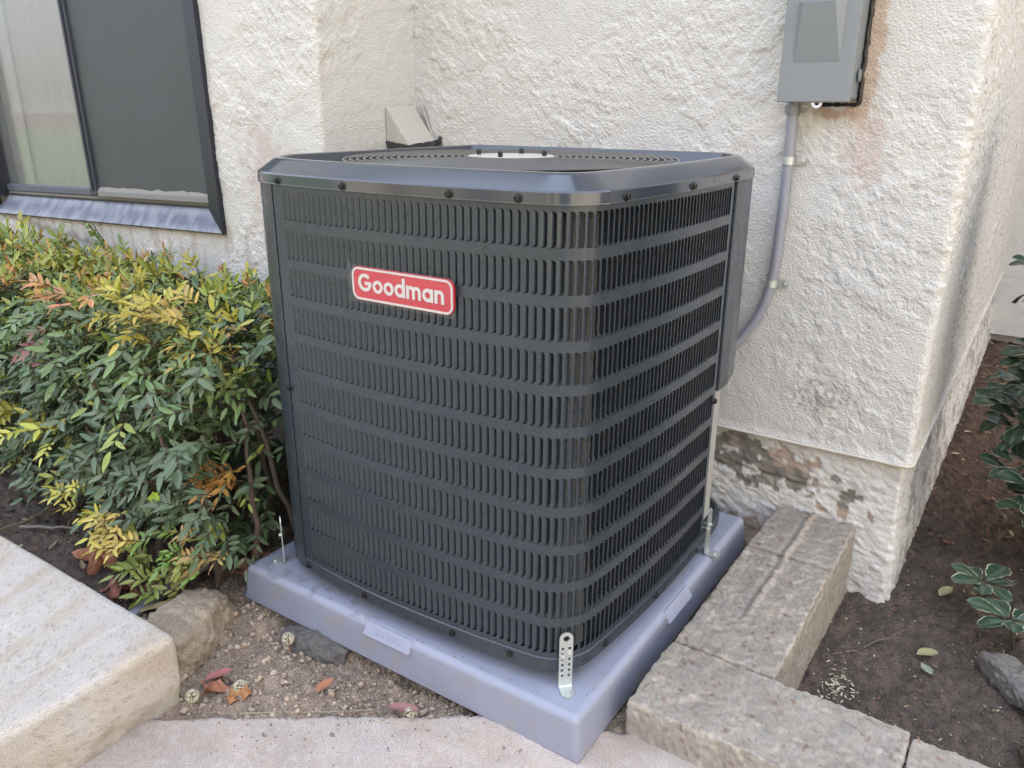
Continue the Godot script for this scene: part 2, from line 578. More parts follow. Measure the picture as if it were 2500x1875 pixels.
func plinth_h(p: Vector3, nn: Vector3) -> float:
	var q := Vector3(p.x, p.y * 2.6, p.z)
	var h := 0.0035 * st6.get_noise_3dv(q * 1.2) + 0.004 * st5.get_noise_3dv(p * 2.0)
	h += 0.0016 * sst(0.0, 0.08, st2.get_noise_3dv(q))
	h += 0.0012 * st3.get_noise_3dv(p)
	h += 0.0022 * sst(-0.02, 0.03, peel(p))
	# a crack along the plinth
	var cr := p.y - 0.135 - 0.05 * (0.1 - p.z) * 0.35 - 0.010 * st6.get_noise_2d(p.z * 0.7, 3.0)
	if p.x < 0.99 and p.z > -0.35 and p.z < 0.19: h -= 0.012 * exp(-pow(cr / 0.0035, 2.0)) * sst(0.19, 0.12, p.z)
	return h

func peel(p: Vector3) -> float:      # above 0 the white paint still holds
	var bare := 1.0 - Vector2((p.z + 0.02) / 0.30, (p.y - 0.150 + 0.22 * (p.z - 0.05)) / 0.095).length()
	var low := sst(0.06, -0.02, p.y + 0.05 * (p.z - 0.2)) * sst(0.27, 0.12, p.z)
	return 0.42 * st6.get_noise_3dv(p * 0.8) + 0.35 * st1.get_noise_3dv(p) + 0.24 - 0.55 * clampf(bare, -0.3, 1) - 0.5 * low

func plinth_c(p: Vector3, h: float) -> Color:
	var k := peel(p)
	var cl := Color(0.64, 0.62, 0.585)
	var tan_ := lmix(Color(0.45, 0.345, 0.265), Color(0.38, 0.29, 0.235), 0.5 + st5.get_noise_3dv(p * 1.5))
	var grey := Color(0.20, 0.18, 0.155)
	var bare := lmix(tan_, grey, sst(0.0, 0.22, st5.get_noise_3dv(p * 1.1 + Vector3(5, 0, 0)) + 0.6 * (p.y - 0.17)))
	cl = lmix(bare, cl, sst(-0.015, 0.015, k))
	var dirt := sst(0.02, 0.35, st6.get_noise_3dv(p * Vector3(1, 2.2, 1)))
	cl = lmix(cl, Color(0.42, 0.37, 0.32), dirt * 0.4)
	if p.x > 0.96:
		cl = lmix(cl, Color(0.30, 0.27, 0.24), sst(0.0, 0.3, st5.get_noise_3dv(p * 2.0)) * 0.8)
	return cl

func house() -> void:
	var hs := thing("stucco_house", "cream stucco house wall with a peeling plinth behind the condenser", "house", Vector3(0.92, -0.1, -0.4))
	var plan := skin_plan(0.0037)
	var ys := span(0.243, 1.42, 0.0037)
	ys += [1.5, 1.8, 2.4, 3.2]
	var keep := func(i, j):
		var q = plan[i]
		var y: float = ys[j]
		var lz: float = q[1] + 1.49 + (y - 0.638) * 0.026
		var ly: float = y - 0.638 - (q[1] + 1.49) * 0.026
		return not (q[2] < -0.9 and absf(q[0] - XW) < 0.01 and lz > -1.345 and lz < -0.025 and ly > 0.004 and ly < 1.15)
	var lip := func(y): return 0.004 * sst(0.262, 0.243, y)
	part(wall_sheet(plan, ys, lip, stucco_h, stucco_c, keep), "stucco_wall", M.stucco, hs)
	# the lower wall behind the hedge
	var low := MB.new()
	low.col = Color(0.6, 0.57, 0.53)
	low.quad(Vector3(XW + 0.004, -0.2, -4.6), Vector3(XW + 0.004, -0.2, ZR - 0.004), Vector3(XW + 0.004, 0.25, ZR - 0.004), Vector3(XW + 0.004, 0.25, -4.6), Vector3(-1, 0, 0))
	low.quad(Vector3(XW + 0.004, -0.2, ZR - 0.004), Vector3(XM, -0.2, ZR - 0.004), Vector3(XM, 0.25, ZR - 0.004), Vector3(XW + 0.004, 0.25, ZR - 0.004), Vector3(0, 0, 1))
	part(low, "lower_wall", M.stucco, hs)
	# plinth
	var pplan := []
	for q in skin_plan(0.0046):
		if (q[0] > XM - 0.005 and q[1] > ZR): pplan.append(q)
	var poff := func(y): return -0.016 + 0.020 * sst(0.22, -0.12, y)
	part(wall_sheet(pplan, span(-0.20, 0.25, 0.0046), poff, plinth_h, plinth_c), "plinth", M.plinth, hs)
	# metal drip edge at the foot of the stucco
	var dm := MB.new()
	var rows := []
	for q in pplan: rows.append(q)
	var prof := [Vector2(-0.012, 0.247), Vector2(0.0065, 0.246), Vector2(0.0085, 0.243), Vector2(0.008, 0.2395), Vector2(0.003, 0.239), Vector2(-0.012, 0.243)]
	var dp := PackedVector3Array()
	for k in prof.size():
		for q in rows:
			var w := 0.0012 * st5.get_noise_2d(q[1] * 1.5, q[0] * 1.5)
			dp.append(Vector3(q[0] + q[2] * (prof[k].x + w), prof[k].y + w, q[1] + q[3] * (prof[k].x + w)))
	dm.sheet(dp, PackedColorArray(), rows.size(), prof.size(), Vector3(-1, 0, 0.2))
	part(dm, "drip_edge", M.trim, hs)
	# thickness of the house, roof, far sides
	var hull := MB.new()
	hull.col = Color(0.6, 0.57, 0.53)
	hull.box(Vector3(0.96, -0.3, -1.06), Vector3(1.12, 3.2, 0.26))
	hull.box(Vector3(1.125, -0.3, 0.12), Vector3(3.66, 3.2, 0.27))
	hull.box(Vector3(0.60, -0.3, -1.24), Vector3(1.12, 3.2, -1.10))
	hull.box(Vector3(0.585, -0.3, WIN_Z1), Vector3(0.72, 3.2, -1.245))
	hull.box(Vector3(0.585, -0.3, WIN_Z0), Vector3(0.72, 0.62, WIN_Z1 - 0.002))
	hull.box(Vector3(0.585, 1.80, WIN_Z0), Vector3(0.72, 3.2, WIN_Z1 - 0.002))
	hull.box(Vector3(0.585, -0.3, -7.0), Vector3(0.72, 3.2, WIN_Z0 - 0.002))
	hull.box(Vector3(0.725, -0.3, -7.0), Vector3(9.0, 3.2, -6.85))
	hull.box(Vector3(8.85, -0.3, -6.84), Vector3(9.0, 3.2, 4.5))
	hull.box(Vector3(0.73, -0.32, -6.84), Vector3(8.84, -0.12, 0.11))
	part(hull, "house_wall", M.stucco, hs)
	var rf := MB.new()
	rf.col = Color(0.22, 0.17, 0.14)
	rf.box(Vector3(0.80, 3.2, -7.3), Vector3(9.3, 3.34, 0.40))
	rf.box(Vector3(0.46, 3.2, -7.3), Vector3(0.798, 3.34, -1.0))
	rf.box(Vector3(3.45, 3.2, 0.41), Vector3(9.3, 3.34, 4.8))
	var ridge := PackedVector2Array([Vector2(0.80, 3.345), Vector2(9.3, 3.345), Vector2(5.0, 4.8)])
	rf.prism(Transform3D(Basis(), Vector3(0, 0, -7.3)), ridge, 7.7)
	part(rf, "roof", M.plain, hs)
	# the wing that closes the side yard
	var wplan := []
	for z in span(ZC - 0.02, 1.5, 0.012): wplan.append([3.60, z, -1.0, 0.0])
	for z in [2.0, 3.0, 4.5]: wplan.append([3.60, z, -1.0, 0.0])
	var zero := func(_y): return 0.0
	part(wall_sheet(wplan, span(-0.06, 1.3, 0.012) + [2.0, 3.2], zero, stucco_h, stucco_c), "wing_wall", M.stucco, hs)
	var wh := MB.new()
	wh.col = Color(0.6, 0.57, 0.53)
	wh.box(Vector3(3.665, -0.3, 0.28), Vector3(3.8, 3.2, 4.5))
	wh.box(Vector3(3.81, -0.3, 4.35), Vector3(8.84, 3.2, 4.5))
	part(wh, "wing_wall", M.stucco, hs)
	window(hs)

func window(hs: Node3D) -> void:
	var w := Node3D.new()
	w.name = "window"
	hs.add_child(w, true)
	w.position = Vector3(0.56, 0.638, -1.49) - hs.position
	w.rotation.x = -0.026
	# local: x into the house, y up from the outer lower right corner, z to the right; the opening runs to negative z
	var W := 1.37; var H := 1.16; var bw := 0.052
	var loc := func(mb: MB, called: String, m: Material) -> MeshInstance3D:
		var o := MeshInstance3D.new()
		o.name = called; o.mesh = mb.mesh(); o.material_override = m
		w.add_child(o, true)
		return o
	# sloping casing, proud at its outer edge and set back at the inner
	var jam := MB.new()
	for side in [0, 1]:
		var zo := 0.0 if side == 0 else -W
		var zi := -bw if side == 0 else -W + bw
		jam.quad(Vector3(-0.016, 0, zo), Vector3(-0.016, H, zo), Vector3(-0.012, H - bw, zi), Vector3(-0.012, bw + 0.012, zi), Vector3(-1, 0, -0.05 if side == 0 else 0.05))
		jam.quad(Vector3(-0.012, bw + 0.012, zi), Vector3(-0.012, H - bw, zi), Vector3(0.030, H - bw, zi), Vector3(0.030, bw + 0.012, zi), Vector3(0, 0, -1 if side == 0 else 1))
		jam.quad(Vector3(-0.016, 0, zo), Vector3(-0.016, H, zo), Vector3(0.02, H, zo), Vector3(0.02, 0, zo), Vector3(0, 0, 1 if side == 0 else -1))
		jam.quad(Vector3(0.030, bw + 0.012, zi), Vector3(0.030, H - bw, zi), Vector3(0.075, H - bw, zi), Vector3(0.075, bw + 0.012, zi), Vector3(0, 0, -1 if side == 0 else 1))
	jam.quad(Vector3(-0.008, H, 0), Vector3(-0.008, H, -W), Vector3(0.03, H - bw, -W + bw), Vector3(0.03, H - bw, -bw), Vector3(-1, -0.5, 0))
	loc.call(jam, "frame", M.frame)
	var sl := MB.new()
	var sp := PackedVector3Array(); var sc := PackedColorArray()
	var prof := [Vector2(0.02, 0.0), Vector2(-0.016, 0.0), Vector2(-0.016, 0.005), Vector2(-0.004, 0.020), Vector2(0.010, 0.036), Vector2(0.026, 0.054), Vector2(0.030, 0.064), Vector2(0.060, 0.066), Vector2(0.060, 0.078)]
	for k in prof.size():
		for i in 241:
			var t := i / 240.0
			var inset := bw * clampf(prof[k].y / 0.064, 0, 1)
			var z := lerpf(-inset, -W + inset, t)
			sp.append(Vector3(prof[k].x, prof[k].y, z))
			var ox := 0.45 + 0.5 * st6.get_noise_2d(z * 0.7, prof[k].y * 0.8) + 0.35 * st2.get_noise_2d(z * 0.8, prof[k].y * 0.4)
			if k <= 2 or k >= 5: ox += 0.35
			sc.append(lmix(Color(0.060, 0.072, 0.110), Color(0.34, 0.35, 0.38), 0.08 + 0.62 * sst(0.15, 1.15, ox)))
	sl.sheet(sp, sc, 241, prof.size(), Vector3(-1, 0.5, 0))
	loc.call(sl, "sill", M.sill)
	# sashes
	var mid := -0.72
	var fx := MB.new()
	fx.col = Color(0.045, 0.05, 0.065)
	fx.box(Vector3(0.030, 0.082, mid - 0.022), Vector3(0.060, H - bw, mid + 0.0), 0.003)
	fx.box(Vector3(0.018, 0.082, mid + 0.004), Vector3(0.046, H - bw, mid + 0.034), 0.003)
	fx.box(Vector3(0.012, 0.10, mid + 0.012), Vector3(0.0175, H - bw, mid + 0.022), 0.001)
	fx.col = Color(0.10, 0.11, 0.14)
	fx.box(Vector3(0.030, 0.080, -W + bw), Vector3(0.060, 0.104, mid - 0.024), 0.003)
	loc.call(fx, "sash", M.sill)
	var sf := MB.new()
	var ssp := func(a: Vector3, b: Vector3): sf.box(a, b, 0.003)
	sf.col = Color(0.22, 0.22, 0.215)
	ssp.call(Vector3(0.020, 0.080, mid + 0.036), Vector3(0.040, 0.100, -bw - 0.004))
	sf.col = Color(0.05, 0.055, 0.07)
	ssp.call(Vector3(0.020, 0.101, -bw - 0.022), Vector3(0.040, H - bw, -bw - 0.004))
	loc.call(sf, "screen_frame", M.sill)
	var tr := MB.new()
	tr.col = Color(0.20, 0.19, 0.17)
	tr.box(Vector3(0.034, 0.066, -W + bw), Vector3(0.070, 0.079, -bw), 0.001)
	tr.col = Color(0.03, 0.03, 0.03)
	tr.box(Vector3(0.028, 0.0655, -W + bw + 0.02), Vector3(0.033, 0.071, -bw - 0.01), 0.0005)
	loc.call(tr, "sill_track", M.sill)
	var gl := MB.new()
	gl.box(Vector3(0.044, 0.100, -W + bw - 0.005), Vector3(0.048, H - bw, mid - 0.018))
	loc.call(gl, "pane", M.glass)
	var gr := MB.new()
	gr.box(Vector3(0.052, 0.09, mid + 0.0), Vector3(0.056, H - bw, -bw))
	loc.call(gr, "pane", M.glass)
	# woven insect screen over the right half
	var scn := MB.new()
	var scp := PackedVector3Array(); var scc := PackedColorArray()
	for y in span(0.098, H - bw, 0.02):
		for z in span(mid + 0.034, -bw - 0.02, 0.02):
			scp.append(Vector3(0.030 + 0.0025 * st5.get_noise_2d(y * 0.8, z * 0.8), y, z))
	scn.sheet(scp, scc, span(mid + 0.034, -bw - 0.02, 0.02).size(), span(0.098, H - bw, 0.02).size(), Vector3(-1, 0, 0))
	loc.call(scn, "insect_screen", M.screen)
	# pale lint along the foot of the screen
	var du := MB.new()
	var dpos := PackedVector3Array()
	var ny := 6
	for j in ny:
		for i in 241:
			var z := lerpf(mid + 0.036, -bw - 0.022, i / 240.0)
			var top := 0.011 + 0.005 * st6.get_noise_2d(z * 0.4, 1.0) + 0.003 * st2.get_noise_2d(z * 0.5, 4.0)
			if i > 228: top += 0.03 * (i - 228) / 12.0
			dpos.append(Vector3(0.0272 - 0.001 * (1 - j / 5.0), 0.0985 + top * j / (ny - 1.0), z))
	du.col = Color(0.30, 0.29, 0.27)
	du.sheet(dpos, PackedColorArray(), 241, ny, Vector3(-1, 0, 0))
	loc.call(du, "lint", M.plain)
	# a pale blind and the dim room behind the left pane
	var bl := MB.new()
	var cpos := PackedVector3Array()
	var zs := span(-W + 0.05, mid - 0.01, 0.008)
	for y in span(0.09, H - bw, 0.15):
		for z in zs: cpos.append(Vector3(0.15 + 0.012 * sin(z * 60.0 + 2.0 * sin(z * 17.0)), y, z))
	bl.sheet(cpos, PackedColorArray(), zs.size(), span(0.09, H - bw, 0.15).size(), Vector3(-1, 0, 0))
	loc.call(bl, "curtain", mat(0.20, 0.18, 0.15, 0.9))

# ------------------------------------------------------------------ houses across the yard (seen in reflections)
func neighbours() -> void:
	var lw := MB.new()
	lw.col = Color(0.07, 0.10, 0.035)
	lw.quad(Vector3(-60, 0.006, -40), Vector3(-2.4, 0.006, -40), Vector3(-2.4, 0.006, 6.4), Vector3(-60, 0.006, 6.4), Vector3.UP)
	tag(part(lw, "lawn", M.plain), "green lawn across the path", "", "", "structure")
	var a := thing("beige_house", "beige house with white windows and a dark roof across the yard", "house", Vector3(-8.2, 0, -3))
	var wl := MB.new()
	wl.col = Color(0.72, 0.63, 0.50)
	wl.box(Vector3(-12, -0.2, -10), Vector3(-8.2, 4.6, 3.5))
	part(wl, "wall", M.plain, a)
	var rf := MB.new()
	rf.col = Color(0.16, 0.12, 0.10)
	rf.prism(Transform3D(Basis(), Vector3(0, 0, -10.4)), PackedVector2Array([Vector2(-12.4, 4.6), Vector2(-7.7, 4.6), Vector2(-10.1, 6.2)]), 14.3)
	part(rf, "roof", M.plain, a)
	for z in [-8.0, -5.2, -2.2, 0.8]:
		for y in [0.9, 3.1]:
			var fr := MB.new()
			fr.col = Color(0.75, 0.73, 0.70)
			fr.box(Vector3(-8.2, y, z), Vector3(-8.12, y + 1.1, z + 0.08)); fr.box(Vector3(-8.2, y, z + 1.02), Vector3(-8.12, y + 1.1, z + 1.1))
			fr.box(Vector3(-8.2, y, z + 0.081), Vector3(-8.12, y + 0.08, z + 1.019)); fr.box(Vector3(-8.2, y + 1.02, z + 0.081), Vector3(-8.12, y + 1.1, z + 1.019))
			fr.box(Vector3(-8.2, y + 0.081, z + 0.51), Vector3(-8.13, y + 1.019, z + 0.59))
			var f := part(fr, "window", M.plain, a)
			var p := MB.new()
			p.box(Vector3(-8.198, y + 0.08, z + 0.08), Vector3(-8.17, y + 1.02, z + 1.02))
			part(p, "pane", mat(0.05, 0.06, 0.07, 0.05), f)
	for z in [-6.2, -0.6]:
		var pl := MB.new()
		pl.col = Color(0.36, 0.19, 0.13)
		pl.box(Vector3(-7.1, -0.1, z), Vector3(-6.7, 2.3, z + 0.4), 0.01)
		pl.col = Color(0.5, 0.42, 0.36)
		pl.box(Vector3(-7.16, 2.301, z - 0.06), Vector3(-6.64, 2.4, z + 0.46), 0.01)
		tag(part(pl, "brick_pillar", M.plain), "reddish brick pillar in front of the beige house, %s" % ("left one" if z < -3 else "right one"), "pillar", "brick pillars of the yard")
	var rl := thing("iron_railing", "dark iron railing between the brick pillars", "railing", Vector3(-6.9, 0, -3))
	var bar := MB.new()
	bar.col = Color(0.04, 0.04, 0.04)
	bar.box(Vector3(-6.92, 0.95, -5.79), Vector3(-6.88, 0.99, -0.61)); bar.box(Vector3(-6.92, 0.15, -5.79), Vector3(-6.88, 0.19, -0.61))
	part(bar, "rail", M.plain, rl)
	for k in 38:
		var b := MB.new()
		b.col = Color(0.04, 0.04, 0.04)
		b.box(Vector3(-6.91, 0.19, -5.7 + k * 0.135), Vector3(-6.89, 0.95, -5.68 + k * 0.135))
		part(b, "baluster", M.plain, rl)
	var c := thing("cream_house", "cream house with two windows beyond the side yard", "house", Vector3(0, 0, 7))
	wl = MB.new()
	wl.col = Color(0.82, 0.76, 0.64)
	wl.box(Vector3(-7, -0.2, 6.5), Vector3(12, 4.8, 10))
	part(wl, "wall", M.plain, c)
	rf = MB.new()
	rf.col = Color(0.2, 0.14, 0.11)
	rf.prism(Transform3D(Basis(Vector3.UP, -PI / 2), Vector3(12.4, 0, 0)), PackedVector2Array([Vector2(6.0, 4.8), Vector2(10.4, 4.8), Vector2(8.2, 6.4)]), 19.8)
	part(rf, "roof", M.plain, c)
	for x in [-4.0, 1.0, 5.0]:
		var fr := MB.new()
		fr.col = Color(0.8, 0.78, 0.75)
		fr.box(Vector3(x, 1.0, 6.4), Vector3(x + 1.3, 2.3, 6.52), 0.01)
		var f := part(fr, "window", M.plain, c)
		var p := MB.new()
		p.box(Vector3(x + 0.1, 1.1, 6.385), Vector3(x + 1.2, 2.2, 6.398))
		part(p, "pane", mat(0.05, 0.06, 0.07, 0.05), f)

# ------------------------------------------------------------------ path and slab
var cn1 := noise(51, 6.0, 4)
var cn2 := noise(52, 60.0, 3)
var cn3 := noise(53, 1.6, 3)
var cn4 := noise(54, 140.0, 2)

func path_z(x: float) -> float:      # the path's edge towards the soil, as z of x; no crumbs lie beyond it on the left
	return 9.0 if x > 0.1 else -0.655 + (x + 0.315) / 0.6966

func path_edge(z: float) -> float:
	if z < -0.1: return -0.315 + (z + 0.645) * 0.6966 + 0.006 * cn1.get_noise_2d(z * 2, 5)
	if z < 0.03: return lerpf(0.0646, 0.10, (z + 0.1) / 0.13)
	return 0.118

func path_and_slab() -> void:
	var xs := [-2.39, -1.6, -1.0, -0.75]
	xs += span(-0.62, 0.13, 0.005)
	xs += [0.16, 0.2]
	var zs := [-5.0, -2.0, -1.2, -0.9]
	zs += span(-0.70, 0.62, 0.005)
	zs += [0.7, 0.9, 1.4, 3.0, 6.0]
	var pos := PackedVector3Array(); var cl := PackedColorArray()
	for z in zs:
		var e := path_edge(z) + 0.002 * cn2.get_noise_2d(z, 8.0)
		for x in xs:
			var d: float = x - e
			var y := 0.0 + 0.0025 * cn1.get_noise_2d(x, z) + 0.0008 * cn2.get_noise_2d(x, z)
			var xx: float = x
			if d > 0:
				xx = e - 0.01 * sst(0.006, 0.06, d); y -= minf(0.09, d * 2.0)
			elif d > -0.012: y -= 0.004 * pow(1 + d / 0.012, 2.0)
			pos.append(Vector3(xx, y, z))
			var k := 1.0 + 0.16 * cn1.get_noise_2d(x * 1.3, z * 1.3) + 0.14 * cn3.get_noise_2d(x, z) + 0.10 * cn4.get_noise_2d(x, z)
			var base := lmix(Color(0.58, 0.475, 0.40), Color(0.66, 0.58, 0.525), 0.5 + 0.9 * cn1.get_noise_2d(x * 0.9 + 7, z * 0.9))
			var pale := sst(0.18, 0.42, cn2.get_noise_2d(x * 0.8, z * 0.8) + 0.35 * cn1.get_noise_2d(x + 3, z))
			base = lmix(base, Color(0.68, 0.64, 0.61), pale * 0.6)
			cl.append(Color(base.r * k, base.g * k, base.b * k))
	var mb := MB.new()
	mb.sheet(pos, cl, xs.size(), zs.size(), Vector3.UP)
	tag(part(mb, "path", M.path), "worn brownish concrete path in front of the pad", "", "", "structure")
	# pale slab of the step, bottom left
	var hf := func(p: Vector3):
		var h := 0.002 * cn1.get_noise_3dv(p) + 0.0009 * cn2.get_noise_3dv(p)
		var low := sst(0.05, 0.01, p.y)
		h += low * (0.010 * cn1.get_noise_3dv(p * 2.5) - 0.004)
		return h
	var cf := func(p: Vector3):
		var k := 1.0 + 0.10 * cn3.get_noise_3dv(p * 2) + 0.07 * cn2.get_noise_3dv(p * 0.7)
		var band := cn1.get_noise_2d((p.z * 0.94 + p.x * 0.34 + p.y * 0.8) * 3.2, (p.x * 0.94 - p.z * 0.34) * 0.45)
		var base := lmix(Color(0.73, 0.675, 0.61), Color(0.68, 0.59, 0.485), sst(-0.05, 0.4, band))
		base = lmix(base, Color(0.74, 0.705, 0.67), sst(0.1, 0.4, cn1.get_noise_3dv(p * 1.4 + Vector3(9, 0, 0))) * 0.7)
		var pit := sst(0.34, 0.46, cn4.get_noise_3dv(p * 0.9 + Vector3(0, 4, 0)) + 0.25 * cn1.get_noise_3dv(p * 2.0))
		base = lmix(base, Color(0.40, 0.34, 0.29), pit * 0.5)
		if p.y < 0.045: base = lmix(base, Color(0.40, 0.36, 0.31), sst(0.045, 0.0, p.y + 0.04 * cn1.get_noise_3dv(p * 3)) * 0.6)
		return Color(base.r * k, base.g * k, base.b * k)
	var sx := [-1.2, -0.8, -0.4, 0.0, 0.4] + span(0.60, 1.13, 0.006) + span(1.135, 1.2, 0.004)
	var sy := [-0.12, -0.06] + span(-0.03, 0.12, 0.0045)
	var sz := [-1.4, -0.8, -0.3, 0.2, 0.5] + span(0.6, 1.33, 0.006) + span(1.335, 1.4, 0.004)
	mb = MB.new()
	mb.rbox(Transform3D(Basis(), Vector3(-1.455, 0.012, -2.042)), Vector3(2.4, 0.24, 2.8), 0.016, sx, sy, sz, hf, cf)
	tag(part(mb, "stone_slab", M.slab), "thick pale stone step slab at the left beside the hedge", "slab")

# ------------------------------------------------------------------ edging blocks
var bn1 := noise(61, 70.0, 2, FastNoiseLite.TYPE_CELLULAR)
var bn2 := noise(62, 14.0, 3)
var bn3 := noise(63, 150.0, 2)
var bn4 := noise(64, 45.0, 3)

func block(a: Vector3, b: Vector3, label: String, worn: float, rib := false) -> void:
	var hf := func(p: Vector3):
		var w: float = sst(-0.15, 0.2, bn2.get_noise_3dv(p * 0.6)) * worn
		if p.y < b.y - 0.02: w *= 0.3
		# worn tops show their gravel
		var h: float = -0.005 * w + 0.0065 * w * clampf(bn1.get_noise_3dv(p) * -1.2 - 0.2, -1, 1) + 0.003 * bn2.get_noise_3dv(p * 1.5) + 0.0022 * bn4.get_noise_3dv(p) + 0.0016 * bn3.get_noise_3dv(p)
		if rib and p.y > b.y - 0.03:
			var d := p.z - 0.120 - 0.004 * bn2.get_noise_2d(p.x, 2.0)
			var on := sst(0.40, 0.46, p.x)
			h += (0.006 * exp(-pow(d / 0.006, 2.0)) - 0.005 * exp(-pow((d + 0.012) / 0.005, 2.0))) * on
		return h
	var cf := func(p: Vector3):
		var k: float = 1.0 + 0.18 * bn2.get_noise_3dv(p * 1.2) + 0.13 * bn3.get_noise_3dv(p * 0.9) + 0.16 * bn4.get_noise_3dv(p)
		var base := lmix(Color(0.69, 0.60, 0.50), Color(0.73, 0.665, 0.58), 0.5 + bn2.get_noise_3dv(p * 0.7 + Vector3(4, 0, 0)))
		base = lmix(base, Color(0.74, 0.70, 0.65), sst(0.15, 0.4, bn4.get_noise_3dv(p * 1.3 + Vector3(0, 7, 0))) * 0.6)
		base = lmix(base, Color(0.45, 0.25, 0.18), sst(0.47, 0.53, bn4.get_noise_3dv(p * 0.75 + Vector3(1, 2, 3))) * 0.7)
		var pitd: float = sst(0.25, 0.45, bn3.get_noise_3dv(p * 0.7 + Vector3(5, 0, 0)))
		base = lmix(base, Color(0.22, 0.18, 0.15), pitd * 0.35)
		return Color(base.r * k, base.g * k, base.b * k)
	var s := b - a
	var ax := []
	for k in 3:
		var h: float = s[k] / 2
		ax.append(span(-h, h, 0.0035 if k != 1 else 0.005))
	var mb := MB.new()
	mb.rbox(Transform3D(Basis(), (a + b) / 2), s, 0.006, ax[0], ax[1], ax[2], hf, cf)
	var o := part(mb, "concrete_block", M.block)
	tag(o, label, "concrete block", "edging blocks")

func blocks() -> void:
	block(Vector3(0.103, -0.16, 0.030), Vector3(0.2905, 0.068, 0.4285), "rough concrete edging block nearest the pad's front corner", 0.7)
	block(Vector3(0.105, -0.16, 0.431), Vector3(0.284, 0.064, 0.836), "concrete edging block at the bottom right edge of the photo", 0.8)
	block(Vector3(0.292, -0.16, 0.034), Vector3(0.6905, 0.070, 0.216), "long gravelly concrete block beside the pad with a ridge along its top", 1.0, true)
	block(Vector3(0.692, -0.16, 0.036), Vector3(0.913, 0.075, 0.218), "short smooth concrete block butting against the wall plinth", 0.25, true)

# ------------------------------------------------------------------ pad
var pn1 := noise(71, 16.0, 4)
var pn2 := noise(72, 5.0, 2)

func pad() -> void:
	var S := 0.8128; var H := 0.0762
	var p := thing("equipment_pad", "lavender grey plastic pad under the condenser", "equipment pad", Vector3(S / 2, 0, -S / 2))
	var cf := func(q: Vector3):
		var cl := Color(0.302, 0.320, 0.405)
		var k: float = 1.0 + 0.05 * pn2.get_noise_3dv(q)
		cl = Color(cl.r * k, cl.g * k, cl.b * k)
		var st := sst(0.16, 0.40, pn1.get_noise_3dv(q)) * (0.6 if q.y < 0.06 else 0.25)
		cl = lmix(cl, Color(0.34, 0.30, 0.25), st * 0.6)
		# dark dusty smear on the top left end
		var sm := sst(0.05, 0.4, pn1.get_noise_3dv(q * 1.6 + Vector3(2, 0, 0))) * sst(-0.3, -0.6, q.z) * sst(0.1, 0.03, q.x)
		if q.y > 0.07: cl = lmix(cl, Color(0.17, 0.16, 0.16), sm * 0.6)
		return cl
	var lst := span(-S / 2, -S / 2 + 0.02, 0.0025) + span(-S / 2 + 0.026, S / 2 - 0.026, 0.006) + span(S / 2 - 0.02, S / 2, 0.0025)
	var mb := MB.new()
	mb.rbox(Transform3D(Basis(), Vector3(S / 2, H / 2, -S / 2)), Vector3(S, H, S), 0.013, lst, span(-H / 2, H / 2, 0.004), lst, null, cf)
	# the sides lean in by 8 mm, and their foot is square
	for i in mb.v.size():
		var q := mb.v[i]
		var f := 1.0 - 0.016 * clampf(q.y / H, 0, 1) / S
		if q.y < 0.013:
			# undo the rounding at the foot
			var d := Vector2(q.x - S / 2, q.z + S / 2)
			var e := maxf(absf(d.x), absf(d.y))
			if e > S / 2 - 0.013 and e > 0.01:
				var g := minf(1.03, (S / 2) / e)
				q.x = S / 2 + d.x * g; q.z = -S / 2 + d.y * g
				mb.n[i] = Vector3(mb.n[i].x, 0, mb.n[i].z).normalized() if absf(mb.n[i].y) < 0.95 else mb.n[i]
		q.x = S / 2 + (q.x - S / 2) * f; q.z = -S / 2 + (q.z + S / 2) * f
		mb.v[i] = q
	part(mb, "pad_body", M.pad, p)
	# raised size plate on the front left edge: a small sloping facet with embossed figures
	for side in 2:
		var t := Transform3D()
		if side == 0: t = Transform3D(Basis(Vector3(0, 0, 1), Vector3(0.52, 0.854, 0).normalized(), Vector3(-0.854, 0.52, 0).normalized()), Vector3(0.0040, 0.0655, -0.405))
		else: t = Transform3D(Basis(Vector3(1, 0, 0), Vector3(0, 0.854, -0.52).normalized(), Vector3(0, 0.52, 0.854).normalized()), Vector3(0.405, 0.0655, -0.0040))
		var pl := MB.new()
		pl.col = Color(0.302, 0.320, 0.405)
		pl.rbox(t * Transform3D(Basis(), Vector3(0, 0, -0.0058)), Vector3(0.112, 0.027, 0.010), 0.002)
		var o := part(pl, "size_plate", M.pad, p)
		if side == 0:
			var tm := TextMesh.new()
			var sf := SystemFont.new()
			sf.font_names = PackedStringArray(["Droid Sans"])
			tm.font = sf
			tm.text = "32 X 32 X 3"
			tm.font_size = 32
			tm.pixel_size = 0.00042
			tm.depth = 0.0012
			var g := MeshInstance3D.new()
			g.name = "embossed_figures"
			g.mesh = tm
			g.material_override = mat(0.300, 0.322, 0.420, 0.5)
			o.add_child(g, true)
			g.transform = Transform3D(t.basis, t * Vector3(0, 0, -0.0004) - origin_of(o))

# ------------------------------------------------------------------ condenser unit
const UC := Vector3(0.4064, 0, -0.4064)
const UH := 0.3700                                     # half width of the louvred skin
const R_LEFT := 0.15

